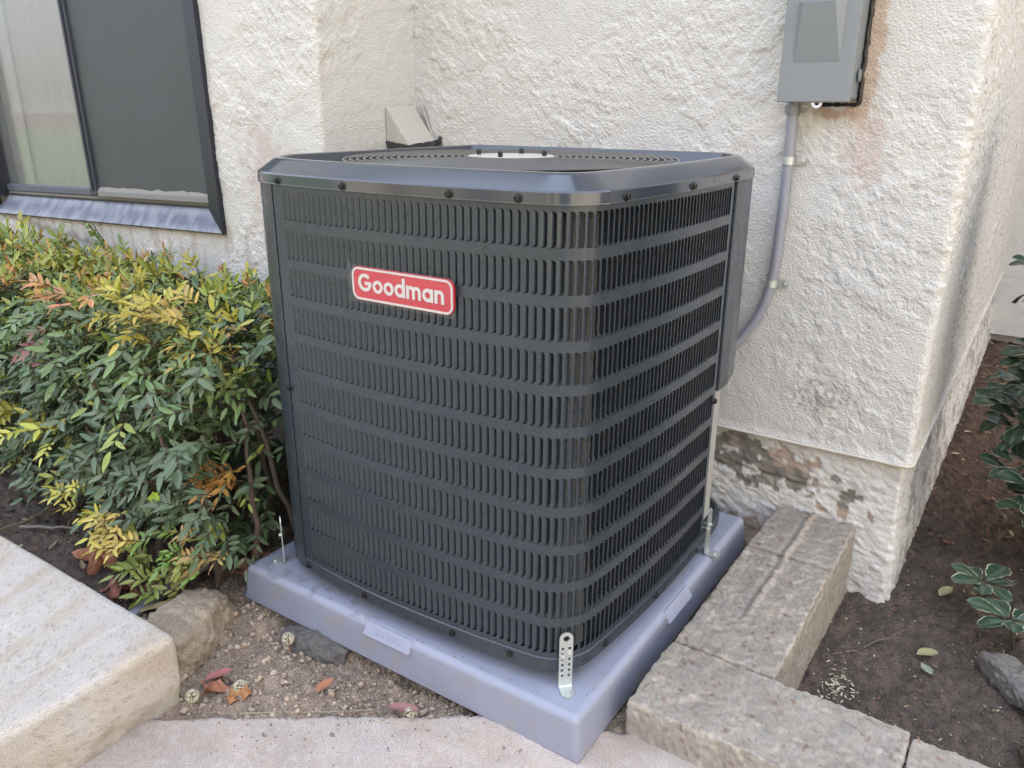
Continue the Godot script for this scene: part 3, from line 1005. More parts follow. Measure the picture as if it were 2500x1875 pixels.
# the louvred skin bows outwards a little on each face and turns tightly at the front corner: table of [running length, point, normal];
# length 0 lies on the left face at z = -0.645, it runs over the front corner and along the right face
var SK := []
func build_skin() -> void:
	var q := []
	var dx := 2 * 0.29 * -0.225
	var n0 := Vector2(-1, dx).normalized()
	var p0 := Vector2(0.0265 + 0.29 * 0.225 * 0.225, -0.645)
	var cl := p0 - n0 * R_LEFT
	var f0 := atan2(n0.y, -n0.x)
	for i in 24:
		var f := lerpf(-PI / 2, f0, i / 24.0)
		var nn := Vector2(-cos(f), sin(f))
		q.append([cl + nn * R_LEFT, nn])
	for z in span(-0.645, -0.118, 0.006):
		var k := 0.29 if z < -0.42 else 0.20
		q.append([Vector2(0.0265 + k * (z + 0.42) * (z + 0.42), z), Vector2(-1, 2 * k * (z + 0.42)).normalized()])
	var last: Array = q[q.size() - 1]
	var na: Vector2 = last[1]
	var cen: Vector2 = last[0] - na * 0.0842
	var fa := atan2(na.y, -na.x)
	for i in range(1, 20):
		var f := lerpf(fa, PI / 2 - fa, i / 20.0)
		var nn := Vector2(-cos(f), sin(f))
		q.append([cen + nn * 0.0842, nn])
	for x in span(0.118, 0.652, 0.006):
		var k := 0.20 if x < 0.42 else 0.08
		q.append([Vector2(x, -(0.0265 + k * (x - 0.42) * (x - 0.42))), Vector2(2 * k * (x - 0.42), 1).normalized()])
	var total := 0.0
	var zero := 0.0
	for i in q.size():
		if i > 0: total += (q[i][0] as Vector2).distance_to(q[i - 1][0])
		if i == 24: zero = total
		SK.append([total, q[i][0], q[i][1]])
	for e in SK: e[0] -= zero

func skin(s: float, g := 0.0) -> Array:
	var lo := 0; var hi := SK.size() - 1
	while hi - lo > 1:
		var m := (lo + hi) / 2
		if SK[m][0] <= s: lo = m
		else: hi = m
	var t: float = (s - SK[lo][0]) / (SK[hi][0] - SK[lo][0])
	var p: Vector2 = (SK[lo][1] as Vector2).lerp(SK[hi][1], t)
	var nn: Vector2 = (SK[lo][2] as Vector2).lerp(SK[hi][2], t).normalized()
	p += nn * g
	return [Vector3(p.x, 0, p.y), Vector3(nn.x, 0, nn.y)]

# the whole outline that follows this skin, closed behind
func outline(g: float) -> Array:
	var out := []
	for e in SK: out.append([e[1] + e[2] * g, e[2]])
	var back := UC.x + UH
	for c in [[0.658, -0.1512, PI / 2, 0.0, 0.12], [0.70, -0.70, 0.0, -PI / 2, 0.07]]:
		for i in 9:
			var a := lerpf(c[2], c[3], i / 8.0)
			var nn := Vector2(cos(a), sin(a))
			out.append([Vector2(c[0], c[1]) + nn * (c[4] + g), nn])
	return out

func ring_out(g: float, y: float) -> Array:
	var o := []
	for e in outline(g): o.append(Vector3(e[0].x, y, e[0].y))
	return o

const ROWS := 11
const ROW_TOP := 0.849
const ROW_P := 0.0661
const SLOT_H := 0.050
const SLOT_N := 81
const SLOT_P := 0.01315
const SLOT_S0 := 0.017

func ribbon(mb: MB, s0: float, s1: float, y0: float, y1: float, g := 0.0, step := 0.008) -> void:
	var ss := span(s0, s1, step)
	for i in ss.size() - 1:
		var a: Array = skin(ss[i], g); var b: Array = skin(ss[i + 1], g)
		var i0 := mb.vert(a[0] + Vector3(0, y0, 0), a[1]); var i1 := mb.vert(b[0] + Vector3(0, y0, 0), b[1])
		var i2 := mb.vert(b[0] + Vector3(0, y1, 0), b[1]); var i3 := mb.vert(a[0] + Vector3(0, y1, 0), a[1])
		mb.tri_i(i0, i1, i2); mb.tri_i(i0, i2, i3)

func loft(mb: MB, rings: Array, close := true) -> void:
	# rings: list of lists of Vector3 of equal length; smooth along, creased between rings
	for k in rings.size() - 1:
		var A: Array = rings[k]; var B: Array = rings[k + 1]
		var m := A.size()
		var norms := []
		for i in m:
			var nx: Vector3 = A[(i + 1) % m] - A[(i - 1 + m) % m]
			var up: Vector3 = B[i] - A[i]
			norms.append(nx.cross(up).normalized())
		for i in (m if close else m - 1):
			var j := (i + 1) % m
			var i0 := mb.vert(A[i], norms[i]); var i1 := mb.vert(A[j], norms[j])
			var i2 := mb.vert(B[j], norms[j]); var i3 := mb.vert(B[i], norms[i])
			mb.tri_i(i0, i1, i2); mb.tri_i(i0, i2, i3)

func unit() -> void:
	var u := thing("air_conditioner", "dark grey louvred condenser unit with a red name badge", "air conditioner", Vector3(UC.x, 0.0762, UC.z))
	build_skin()
	# --- base pan, standing on short feet
	var bp := MB.new()
	loft(bp, [ring_out(-0.006, 0.1030), ring_out(0.0015, 0.1035), ring_out(0.0025, 0.1055), ring_out(0.0025, 0.1275), ring_out(0.0005, 0.1290), ring_out(-0.008, 0.1295)])
	var under := ring_out(-0.006, 0.1035)
	for i in under.size(): bp.tri(under[i], under[(i + 1) % under.size()], Vector3(UC.x, 0.1035, UC.z), Vector3.DOWN)
	var inside := ring_out(-0.006, 0.125)
	for i in inside.size(): bp.tri(inside[i], inside[(i + 1) % inside.size()], Vector3(UC.x, 0.125, UC.z), Vector3.UP)
	part(bp, "base_pan", M.paint, u)
	for q in [Vector2(0.14, -0.14), Vector2(0.66, -0.15), Vector2(0.16, -0.66), Vector2(0.66, -0.66)]:
		var ft := MB.new()
		ft.lathe(Transform3D(Basis(), Vector3(q.x, 0.0765, q.y)), [Vector2(0.0, 0.0), Vector2(0.028, 0.0), Vector2(0.024, 0.027)], 16)
		part(ft, "foot", M.dark, u)
	# --- louvred panel
	var lp := MB.new()
	var s_end := SLOT_S0 + SLOT_N * SLOT_P
	var y_low := ROW_TOP - (ROWS - 1) * ROW_P - SLOT_H
	var sa := -0.0076; var sb := s_end + 0.012
	ribbon(lp, sa, SLOT_S0, 0.128, 0.8572); ribbon(lp, s_end, sb, 0.128, 0.8572)
	ribbon(lp, SLOT_S0, s_end, 0.128, y_low); ribbon(lp, SLOT_S0, s_end, ROW_TOP, 0.8572)
	for k in ROWS - 1: ribbon(lp, SLOT_S0, s_end, ROW_TOP - (k + 1) * ROW_P, ROW_TOP - k * ROW_P - SLOT_H)
	var a0 := 0.0009; var a1 := SLOT_P - 0.0009; var rr := 0.0050
	for i in SLOT_N:
		var s0 := SLOT_S0 + i * SLOT_P
		for k in ROWS:
			var yt := ROW_TOP - k * ROW_P; var yb := yt - SLOT_H
			var pt := func(a: float, y: float, g := 0.0): return skin(s0 + a, g)[0] + Vector3(0, y, 0)
			var nn: Vector3 = skin(s0 + 0.006)[1]
			# webs
			lp.quad(pt.call(0.0, yb), pt.call(a0, yb), pt.call(a0, yt), pt.call(0.0, yt), nn)
			lp.quad(pt.call(a1, yb), pt.call(SLOT_P, yb), pt.call(SLOT_P, yt), pt.call(a1, yt), nn)
			# rounded corners on the right of the slot and the thickness of the sheet
			var edge := [[a0, yb]]
			for e in 2:
				var cy: float = yb + rr if e == 0 else yt - rr
				for q in 4:
					var an: float = lerpf(-PI / 2, 0, q / 3.0) if e == 0 else lerpf(0, PI / 2, q / 3.0)
					var c := [a1 - rr + cos(an) * rr, cy + sin(an) * rr]
					edge.append(c)
				for q in 3:
					var n0: int = 1 + e * 4 + q
					lp.tri(pt.call(edge[n0][0], edge[n0][1]), pt.call(edge[n0 + 1][0], edge[n0 + 1][1]), pt.call(a1, yb if e == 0 else yt), nn)
			edge.append([a0, yt])
			for q in edge.size() - 1:
				var A: Array = edge[q]; var B: Array = edge[q + 1]
				lp.quad(pt.call(A[0], A[1]), pt.call(B[0], B[1]), pt.call(B[0], B[1], -0.0011), pt.call(A[0], A[1], -0.0011), Vector3(0, 1 if q < 4 else -1, 0) - (skin(s0 + 0.006)[1] as Vector3) * 0.01)
	part(lp, "louver_panel", M.paint, u)
	# --- louvre blades, bent inwards from the left edge of each slot; x to the right, y up, z outwards
	var bl := MB.new()
	var cs := [Vector2(0.0, 0.0), Vector2(0.0034, -0.0011), Vector2(0.0066, -0.0042), Vector2(0.0087, -0.0095), Vector2(0.0101, -0.0165)]
	var bpos := PackedVector3Array()
	var yr := [0.0, 0.0006, 0.0018, 0.004, 0.012, 0.025, 0.038, 0.046, 0.0482, 0.0494, 0.05]
	for y in yr:
		var dy: float = minf(y, SLOT_H - y)
		var full := 1.0
		if dy < rr: full = (a1 - a0 - rr + sqrt(maxf(0.0, rr * rr - (rr - dy) * (rr - dy)))) / (a1 - a0)
		for q in cs: bpos.append(Vector3(q.x * full, y - SLOT_H, q.y * full))
	bl.sheet(bpos, PackedColorArray(), cs.size(), yr.size(), Vector3(0.8, 0, 0.6))
	var bmesh := bl.mesh()
	var spots := []
	for i in SLOT_N:
		for k in ROWS:
			var q: Array = skin(SLOT_S0 + i * SLOT_P + a0)
			var q2: Array = skin(SLOT_S0 + i * SLOT_P + a1)
			var nn: Vector3 = (q[1] + q2[1]).normalized()
			var o: Vector3 = q[0] + Vector3(0, ROW_TOP - k * ROW_P, 0)
			var b := Basis(Vector3.UP.cross(nn), Vector3.UP, nn)
			var mid := o - Vector3(0, 0.025, 0)
			var d := (CAM - mid)
			var vis := d.normalized().dot(nn) / d.length_squared()
			spots.append([vis, Transform3D(b, o)])
	spots.sort_custom(func(p, q): return p[0] > q[0])
	for i in 300: put(bmesh, "louver", M.paint, u, spots[i][1])
	var rest := []
	for i in range(300, spots.size()): rest.append(spots[i][1])
	many(bmesh, "louvers", M.paint, u, rest)
	# --- finned coil behind the louvres
	var co := MB.new()
	var cp := outline(-0.0205)
	var cpos := PackedVector3Array()
	var nr := 0
	var y := 0.130
	while y < 0.856:
		for q in [[0.0, 0.0], [0.0012, -0.0045], [0.0021, -0.0004], [0.0035, -0.0004], [0.0045, -0.0045]]:
			for w in cp: cpos.append(Vector3(w[0].x + w[1].x * q[1], y + q[0], w[0].y + w[1].y * q[1]))
			var w0: Array = cp[0]
			cpos.append(Vector3(w0[0].x + w0[1].x * q[1], y + q[0], w0[0].y + w0[1].y * q[1]))
			nr += 1
		y += 0.0055
	co.sheet(cpos, PackedColorArray(), cp.size() + 1, nr, Vector3(0, 0, 1))
	part(co, "coil", M.coil, u)
	# --- plain corner posts, with their seams
	var cl := MB.new()
	ribbon(cl, -0.19, -0.0085, 0.128, 0.8572, 0.0012, 0.006)
	ribbon(cl, -0.0085, -0.0075, 0.128, 0.8572, 0.0)
	for yy in [[0.1172, 1]]:
		pass
	part(cl, "corner_post", M.paint, u)
	# rear faces: louvred sides are out of sight, so plain sheet
	var rear := MB.new()
	var pr := outline(-0.002)
	for i in pr.size():
		var j := (i + 1) % pr.size()
		var A: Vector2 = pr[i][0]; var B: Vector2 = pr[j][0]
		var m2 := (A + B) / 2
		if m2.y < -0.766 or (m2.x > 0.766 and m2.y < -0.13):
			rear.quad(Vector3(A.x, 0.128, A.y), Vector3(B.x, 0.128, B.y), Vector3(B.x, 0.8572, B.y), Vector3(A.x, 0.8572, A.y), Vector3(m2.x - UC.x, 0, m2.y - UC.z))
	part(rear, "rear_panel", M.paint, u)
	# --- service panel at the right end: wide above, cut back below
	var sv := MB.new()
	var z1 := -0.030
	var yl := 0.450
	sv.rbox(Transform3D(Basis(), Vector3((0.584 + 0.637) / 2, (yl + 0.857) / 2, z1 + 0.0005)), Vector3(0.637 - 0.584, 0.857 - yl, 0.006), 0.002)
	# folded outer part, turned back a little, then the end
	sv.quad(Vector3(0.637, yl, z1 + 0.0028), Vector3(0.718, yl, -0.0425), Vector3(0.718, 0.857, -0.0425), Vector3(0.637, 0.857, z1 + 0.0028), Vector3(0.2, 0, 1))
	sv.quad(Vector3(0.718, yl, -0.0425), Vector3(0.778, yl, -0.13), Vector3(0.778, 0.857, -0.13), Vector3(0.718, 0.857, -0.0425), Vector3(1, 0, 0.2))
	sv.quad(Vector3(0.584, yl + 0.001, z1), Vector3(0.718, yl + 0.001, -0.0425), Vector3(0.778, yl + 0.001, -0.13), Vector3(0.584, yl + 0.001, -0.15), Vector3(0, -1, 0))
	part(sv, "service_panel", M.paint, u)
	var lw := MB.new()
	var p_end: Vector3 = skin(sb)[0]
	lw.quad(Vector3(p_end.x, 0.128, p_end.z), Vector3(p_end.x + 0.024, 0.128, p_end.z - 0.022), Vector3(p_end.x + 0.024, yl, p_end.z - 0.022), Vector3(p_end.x, yl, p_end.z), Vector3(0.5, 0, 1))
	lw.quad(Vector3(p_end.x + 0.024, 0.128, p_end.z - 0.022), Vector3(p_end.x + 0.024, 0.128, p_end.z - 0.2), Vector3(p_end.x + 0.024, yl, p_end.z - 0.2), Vector3(p_end.x + 0.024, yl, p_end.z - 0.022), Vector3(1, 0, 0))
	part(lw, "corner_post", M.paint, u)
	# valve stubs in the recess
	for k in 2:
		var vs := MB.new()
		vs.tube([Vector3(0.60, 0.19 + k * 0.05, z1 - 0.08), Vector3(0.655, 0.19 + k * 0.05, z1 - 0.08)], 0.011, 10)
		part(vs, "service_valve", M.zinc, u)
	# --- top cover
	var tc := MB.new()
	loft(tc, [ring_out(0.001, 0.8585), ring_out(0.0045, 0.8575), ring_out(0.0042, 0.8590), ring_out(0.0038, 0.8735), ring_out(0.0025, 0.8760), ring_out(-0.0235, 0.8950), ring_out(-0.0275, 0.8975), ring_out(-0.0330, 0.8980), ring_out(-0.0370, 0.8965), ring_out(-0.0440, 0.8780)])
	var inner := ring_out(-0.0440, 0.8780)
	# recessed deck with a round opening
	for i in inner.size():
		var A: Vector3 = inner[i]; var B: Vector3 = inner[(i + 1) % inner.size()]
		var da := Vector2(A.x - UC.x, A.z - UC.z).normalized() * 0.318; var db := Vector2(B.x - UC.x, B.z - UC.z).normalized() * 0.318
		tc.quad(A, B, Vector3(UC.x + db.x, 0.8785, UC.z + db.y), Vector3(UC.x + da.x, 0.8785, UC.z + da.y), Vector3.UP)
		tc.quad(Vector3(UC.x + da.x, 0.8785, UC.z + da.y), Vector3(UC.x + db.x, 0.8785, UC.z + db.y), Vector3(UC.x + db.x, 0.80, UC.z + db.y), Vector3(UC.x + da.x, 0.80, UC.z + da.y), Vector3(-da.x, 0, -da.y))
	part(tc, "top_cover", M.gloss, u)
	# --- fan guard: concentric wires, spokes, hub plate
	var fg := MB.new()
	for k in 12:
		var an := TAU * k / 12 + 0.2
		var d := Vector3(cos(an), 0, sin(an))
		fg.tube([UC + d * 0.05 + Vector3(0, 0.8905, 0), UC + d * 0.316 + Vector3(0, 0.8850, 0)], 0.002, 6)
	var guard := part(fg, "fan_guard", M.wire, u)
	for k in 19:
		var r := 0.088 + k * 0.0124
		var hgt := 0.8950 - 0.0035 * pow(r / 0.31, 2.0)
		var pts := []
		for i in 73: pts.append(UC + Vector3(cos(TAU * i / 72) * r, hgt, sin(TAU * i / 72) * r))
		var w := MB.new()
		w.tube(pts, 0.0021, 8, false)
		part(w, "wire_ring", M.wire, guard)
	var hub := MB.new()
	hub.lathe(Transform3D(Basis(), UC + Vector3(0, 0.8915, 0)), [Vector2(0.083, 0.0), Vector2(0.084, 0.003), Vector2(0.080, 0.0055), Vector2(0.0, 0.0065)], 48)
	part(hub, "hub_plate", M.hub, guard)
	for q in [Vector2(-0.062, 0.018), Vector2(0.018, 0.062), Vector2(0.062, -0.018), Vector2(-0.018, -0.062)]:
		var bt := MB.new()
		bt.lathe(Transform3D(Basis(), UC + Vector3(q.x, 0.8965, q.y)), [Vector2(0.0045, 0), Vector2(0.0045, 0.009), Vector2(0.003, 0.0115), Vector2(0, 0.012)], 12)
		part(bt, "bolt", M.black, guard)
	var fan := MB.new()
	for k in 3:
		for j in 8:
			var b0 := TAU * k / 3 + j * 0.13; var b1 := b0 + 0.13
			fan.quad(UC + Vector3(cos(b0) * 0.06, 0.83 - j * 0.006, sin(b0) * 0.06), UC + Vector3(cos(b1) * 0.06, 0.824 - j * 0.006, sin(b1) * 0.06), UC + Vector3(cos(b1) * 0.29, 0.824 - j * 0.006, sin(b1) * 0.29), UC + Vector3(cos(b0) * 0.29, 0.83 - j * 0.006, sin(b0) * 0.29), Vector3.UP)
	fan.lathe(Transform3D(Basis(), UC + Vector3(0, 0.70, 0)), [Vector2(0.075, 0), Vector2(0.075, 0.15), Vector2(0.0, 0.17)], 24)
	part(fan, "fan", M.dark, u)
	# --- hexagon screws
	var top_s := [0.017, 0.181, 0.388, 0.500, 0.670, 0.880, 1.085]
	for s in top_s: screw(u, s, 0.8645, 0.0)
	for s in [0.005, 0.17, 0.375, 0.49, 0.675, 0.855, 1.052]: screw(u, s, 0.1175, 0.0025)
	screw(u, 1.088, 0.435, 0.001)
	screw(u, -0.006, 0.49, 0.001)
	var sl := MB.new()
	sl.rbox(Transform3D(Basis(), Vector3(0.45, 0.866, -0.0230)), Vector3(0.003, 0.007, 0.0012), 0.0004)
	part(sl, "slot_hole", M.black, u)
	# paint chip hook at the seam of the left post
	badge(u)

func screw(u: Node3D, s: float, y: float, g: float) -> void:
	var q: Array = skin(s, g)
	var nn: Vector3 = q[1]
	var p: Vector3 = q[0]
	if y > 0.86:      # on the lid's straight flange
		p += nn * 0.0042
	var t := Transform3D(Basis(Vector3.UP.cross(nn), nn, Vector3.UP.cross(nn).cross(nn)).rotated(nn, rng.randf() * 2.0), p + Vector3(0, y, 0))
	var mb := MB.new()
	mb.lathe(t, [Vector2(0.0, -0.001), Vector2(0.0068, 0.0), Vector2(0.0064, 0.0016), Vector2(0.0045, 0.002)], 16)
	mb.lathe(t, [Vector2(0.0046, 0.0015), Vector2(0.0046, 0.0050), Vector2(0.0038, 0.0056), Vector2(0.0036, 0.0046), Vector2(0.0, 0.0046)], 6, false)
	part(mb, "screw", M.black, u)

# strokes of round letters, in letter space (x to the right, x-height 1)
func arc_band(mb: MB, t: Transform3D, c: Vector2, r: float, w: float, a0: float, a1: float, depth: float) -> void:
	var m: int = maxi(4, int(absf(a1 - a0) / 0.16))
	for i in m:
		var p := lerpf(a0, a1, float(i) / m); var q := lerpf(a0, a1, float(i + 1) / m)
		mb.prism(t, PackedVector2Array([c + Vector2(cos(p), sin(p)) * (r - w), c + Vector2(cos(p), sin(p)) * r, c + Vector2(cos(q), sin(q)) * r, c + Vector2(cos(q), sin(q)) * (r - w)]), depth)

func rect(mb: MB, t: Transform3D, x0: float, y0: float, x1: float, y1: float, depth: float) -> void:
	mb.prism(t, PackedVector2Array([Vector2(x0, y0), Vector2(x1, y0), Vector2(x1, y1), Vector2(x0, y1)]), depth)

func round_rect(w: float, h: float, r: float) -> PackedVector2Array:
	var out := PackedVector2Array()
	for k in 4:
		var c := Vector2((w / 2 - r) * [1, -1, -1, 1][k], (h / 2 - r) * [1, 1, -1, -1][k])
		for i in 7: out.append(c + Vector2(r, 0).rotated(k * PI / 2 + PI / 2 * i / 6.0))
	return out

func badge(u: Node3D) -> void:
	# x to the right (towards the front corner), y up, z outwards
	var at := Vector3(0.0265 - 0.0005, 0.715, -0.351)
	var t := Transform3D(Basis(Vector3(0, 0, 1), Vector3.UP, Vector3(-1, 0, 0)), at)
	var W := 0.206; var H := 0.054
	var mb := MB.new()
	mb.prism(t, round_rect(W, H, 0.014), 0.0045)
	var b := part(mb, "badge", M.red, u)
	var fr := MB.new()
	var o := round_rect(W - 0.002, H - 0.002, 0.0132); var i := round_rect(W - 0.0085, H - 0.0085, 0.010)
	fr.band(t, o, i, 0.0058, Vector3(0, 0, 1))
	var old := fr.xf
	fr.xf = t
	for k in o.size():
		var j := (k + 1) % o.size()
		fr.quad(Vector3(o[k].x, o[k].y, 0.0045), Vector3(o[j].x, o[j].y, 0.0045), Vector3(o[j].x, o[j].y, 0.0058), Vector3(o[k].x, o[k].y, 0.0058), Vector3(o[k].x, o[k].y, 0))
		fr.quad(Vector3(i[k].x, i[k].y, 0.0045), Vector3(i[j].x, i[j].y, 0.0045), Vector3(i[j].x, i[j].y, 0.0058), Vector3(i[k].x, i[k].y, 0.0058), Vector3(-i[k].x, -i[k].y, 0))
	fr.xf = old
	part(fr, "badge_border", M.silver, b)
	# letters
	var sc := 0.0192                                  # x-height
	var w := 0.27
	var x := -4.62
	for ch in ["G", "o", "o", "d", "m", "a", "n"]:
		var lt := MB.new()
		var tt := t * Transform3D(Basis().scaled(Vector3(sc, sc, 1)), Vector3(x * sc, -0.0112, 0.0044))
		var d := 0.0016
		match ch:
			"G":
				arc_band(lt, tt, Vector2(0.74, 0.72), 0.74, w * 1.05, 0.72, TAU - 0.05, d)
				rect(lt, tt, 0.76, 0.55, 1.48, 0.80, d + 0.0003)
				x += 1.62
			"o":
				arc_band(lt, tt, Vector2(0.54, 0.5), 0.54, w, 0, TAU, d)
				x += 1.20
			"d":
				arc_band(lt, tt, Vector2(0.54, 0.5), 0.54, w, 0, TAU, d)
				rect(lt, tt, 0.83, -0.03, 1.10, 1.52, d + 0.0003)
				x += 1.25
			"a":
				arc_band(lt, tt, Vector2(0.54, 0.5), 0.54, w, 0, TAU, d)
				rect(lt, tt, 0.83, -0.03, 1.10, 1.03, d + 0.0003)
				x += 1.25
			"n":
				rect(lt, tt, 0, -0.03, w, 1.03, d + 0.0003)
				arc_band(lt, tt, Vector2(0.46, 0.58), 0.46, w, 0, PI, d)
				rect(lt, tt, 0.65, -0.03, 0.92, 0.58, d + 0.0003)
				x += 1.07
			"m":
				rect(lt, tt, 0, -0.03, w, 1.03, d + 0.0003)
				arc_band(lt, tt, Vector2(0.44, 0.60), 0.44, w, 0, PI, d)
				rect(lt, tt, 0.61, -0.03, 0.88, 0.60, d + 0.0003)
				arc_band(lt, tt, Vector2(1.05, 0.60), 0.44, w, 0, PI, d + 0.00015)
				rect(lt, tt, 1.22, -0.03, 1.49, 0.60, d + 0.0003)
				x += 1.65
		part(lt, "letter", M.silver, b)
	# crinkled protective film, a little larger than the badge
	var fm := MB.new()
	var fp := PackedVector3Array()
	for q in 25:
		for p in 71:
			var fx := lerpf(-W / 2 - 0.004, W / 2 + 0.005, p / 70.0); var fy := lerpf(-H / 2 - 0.003, H / 2 + 0.004, q / 24.0)
			fp.append(t * Vector3(fx, fy, 0.0086 + 0.0014 * st6.get_noise_2d(fx * 1.6, fy * 2.4) + 0.0005 * st2.get_noise_2d(fx, fy)))
	fm.sheet(fp, PackedColorArray(), 71, 25, Vector3(-1, 0, 0))
	part(fm, "plastic_film", M.film, b)

# ------------------------------------------------------------------ hold-down brackets
func hole_cell(mb: MB, x0: float, x1: float, y0: float, y1: float, r: float, th: float, cap_top := false) -> void:
	var c := Vector2((x0 + x1) / 2, (y0 + y1) / 2)
	var outer := PackedVector2Array(); var inner := PackedVector2Array()
	for k in 20:
		var a := TAU * (k + 0.5) / 20
		var d := Vector2(cos(a), sin(a))
		var s := minf((x1 - x0) / 2 / maxf(absf(d.x), 1e-4), (y1 - y0) / 2 / maxf(absf(d.y), 1e-4))
		if cap_top and d.y > 0: s = (x1 - x0) / 2
		outer.append(c + d * s)
		inner.append(c + d * r)
	mb.band(Transform3D(), outer, inner, th, Vector3(0, 0, 1))
	mb.band(Transform3D(), outer, inner, 0.0, Vector3(0, 0, -1))
	for k in 20:
		var j := (k + 1) % 20
		var p := inner[k]; var q := inner[j]
		mb.quad(Vector3(p.x, p.y, 0), Vector3(q.x, q.y, 0), Vector3(q.x, q.y, th), Vector3(p.x, p.y, th), Vector3(c.x - p.x, c.y - p.y, 0))
		if cap_top and outer[k].y > c.y - 0.002:
			var e := outer[k]; var f := outer[j]
			mb.quad(Vector3(e.x, e.y, 0), Vector3(f.x, f.y, 0), Vector3(f.x, f.y, th), Vector3(e.x, e.y, th), Vector3(e.x - c.x, e.y - c.y, 0))

func bracket(at: Vector3, out: Vector3, label: String, long_bolts: float) -> void:
	var o := thing("hold_down_bracket", label, "bracket", at, "metal hold-down brackets")
	var b := Basis(Vector3.UP.cross(out), Vector3.UP, out)
	var mb := MB.new()
	mb.xf = Transform3D(b, at)
	var w := 0.0115; var th := 0.0022
	var pitch := 0.0105
	# foot and bend
	mb.quad(Vector3(-w, 0.004, th), Vector3(w, 0.004, th), Vector3(w, 0.018, th), Vector3(-w, 0.018, th), Vector3(0, 0, 1))
	mb.quad(Vector3(-w, 0.002, 0), Vector3(w, 0.002, 0), Vector3(w, 0.018, 0), Vector3(-w, 0.018, 0), Vector3(0, 0, -1))
	mb.quad(Vector3(-w, 0.004, th), Vector3(w, 0.004, th), Vector3(w, 0.0026, th + 0.003), Vector3(-w, 0.0026, th + 0.003), Vector3(0, 1, 1))
	var foot := PackedVector2Array([Vector2(-w, -0.005)])
	for k in 13: foot.append(Vector2(0, -0.019) + Vector2(cos(PI + PI * k / 12), sin(PI + PI * k / 12)) * w)
	foot.append(Vector2(w, -0.005))
	mb.prism(Transform3D(Basis(Vector3(1, 0, 0), Vector3(0, 0, -1), Vector3(0, 1, 0)), Vector3(0, 0.0004, 0)), foot, 0.0022)
	# two columns of holes
	for k in 6:
		var y0 := 0.018 + k * pitch
		hole_cell(mb, -w, 0, y0, y0 + pitch, 0.0026, th)
		hole_cell(mb, 0, w, y0, y0 + pitch, 0.0026, th)
	var yt := 0.018 + 6 * pitch
	mb.quad(Vector3(-w, yt, th), Vector3(w, yt, th), Vector3(w, yt + 0.002, th), Vector3(-w, yt + 0.002, th), Vector3(0, 0, 1))
	hole_cell(mb, -w, w, yt + 0.002, yt + 0.002 + 2 * w, 0.0054, th, true)
	for s in [-1.0, 1.0]:
		mb.quad(Vector3(s * w, 0.002, 0), Vector3(s * w, 0.002, th), Vector3(s * w, yt + 0.002 + w, th), Vector3(s * w, yt + 0.002 + w, 0), Vector3(s, 0, 0))
	part(mb, "strap", M.zinc, o)
	for q in [[Vector3(-0.0057, 0.0605, th), out], [Vector3(0.0057, 0.0655, th), out], [Vector3(0, 0.0028, 0.019), Vector3.UP]]:
		var n2: Vector3 = q[1]
		var c: Vector3 = Transform3D(b, at) * q[0]
		var tt := Transform3D(basis_of(n2, Vector3(0.3, 0.2, 0.7)) * Basis(Vector3.RIGHT, PI / 2), c)
		var sb := MB.new()
		sb.lathe(tt, [Vector2(0.0048, 0.0), Vector2(0.0046, 0.001), Vector2(0.0030, 0.0012)], 14)
		sb.lathe(tt, [Vector2(0.0032, 0.001), Vector2(0.0032, 0.0040), Vector2(0.0, 0.0046)], 6, false)
		if long_bolts > 0 and n2 == out: sb.tube([c, c - out * long_bolts], 0.0018, 8)
		part(sb, "bolt", M.zinc, o)

func brackets() -> void:
	bracket(Vector3(0.0640, 0.0766, -0.0640), Vector3(-0.707, 0, 0.707), "perforated zinc bracket at the pad's front corner, all of its holes showing", 0.0)
	bracket(Vector3(0.0640, 0.0766, -0.7480), Vector3(-0.80, 0, -0.60).normalized(), "zinc bracket at the condenser's left end, next to the hedge", 0.0)
	bracket(Vector3(0.600, 0.0766, -0.026), Vector3(0, 0, 1), "zinc bracket on long bolts at the condenser's right end, near the wall", 0.016)

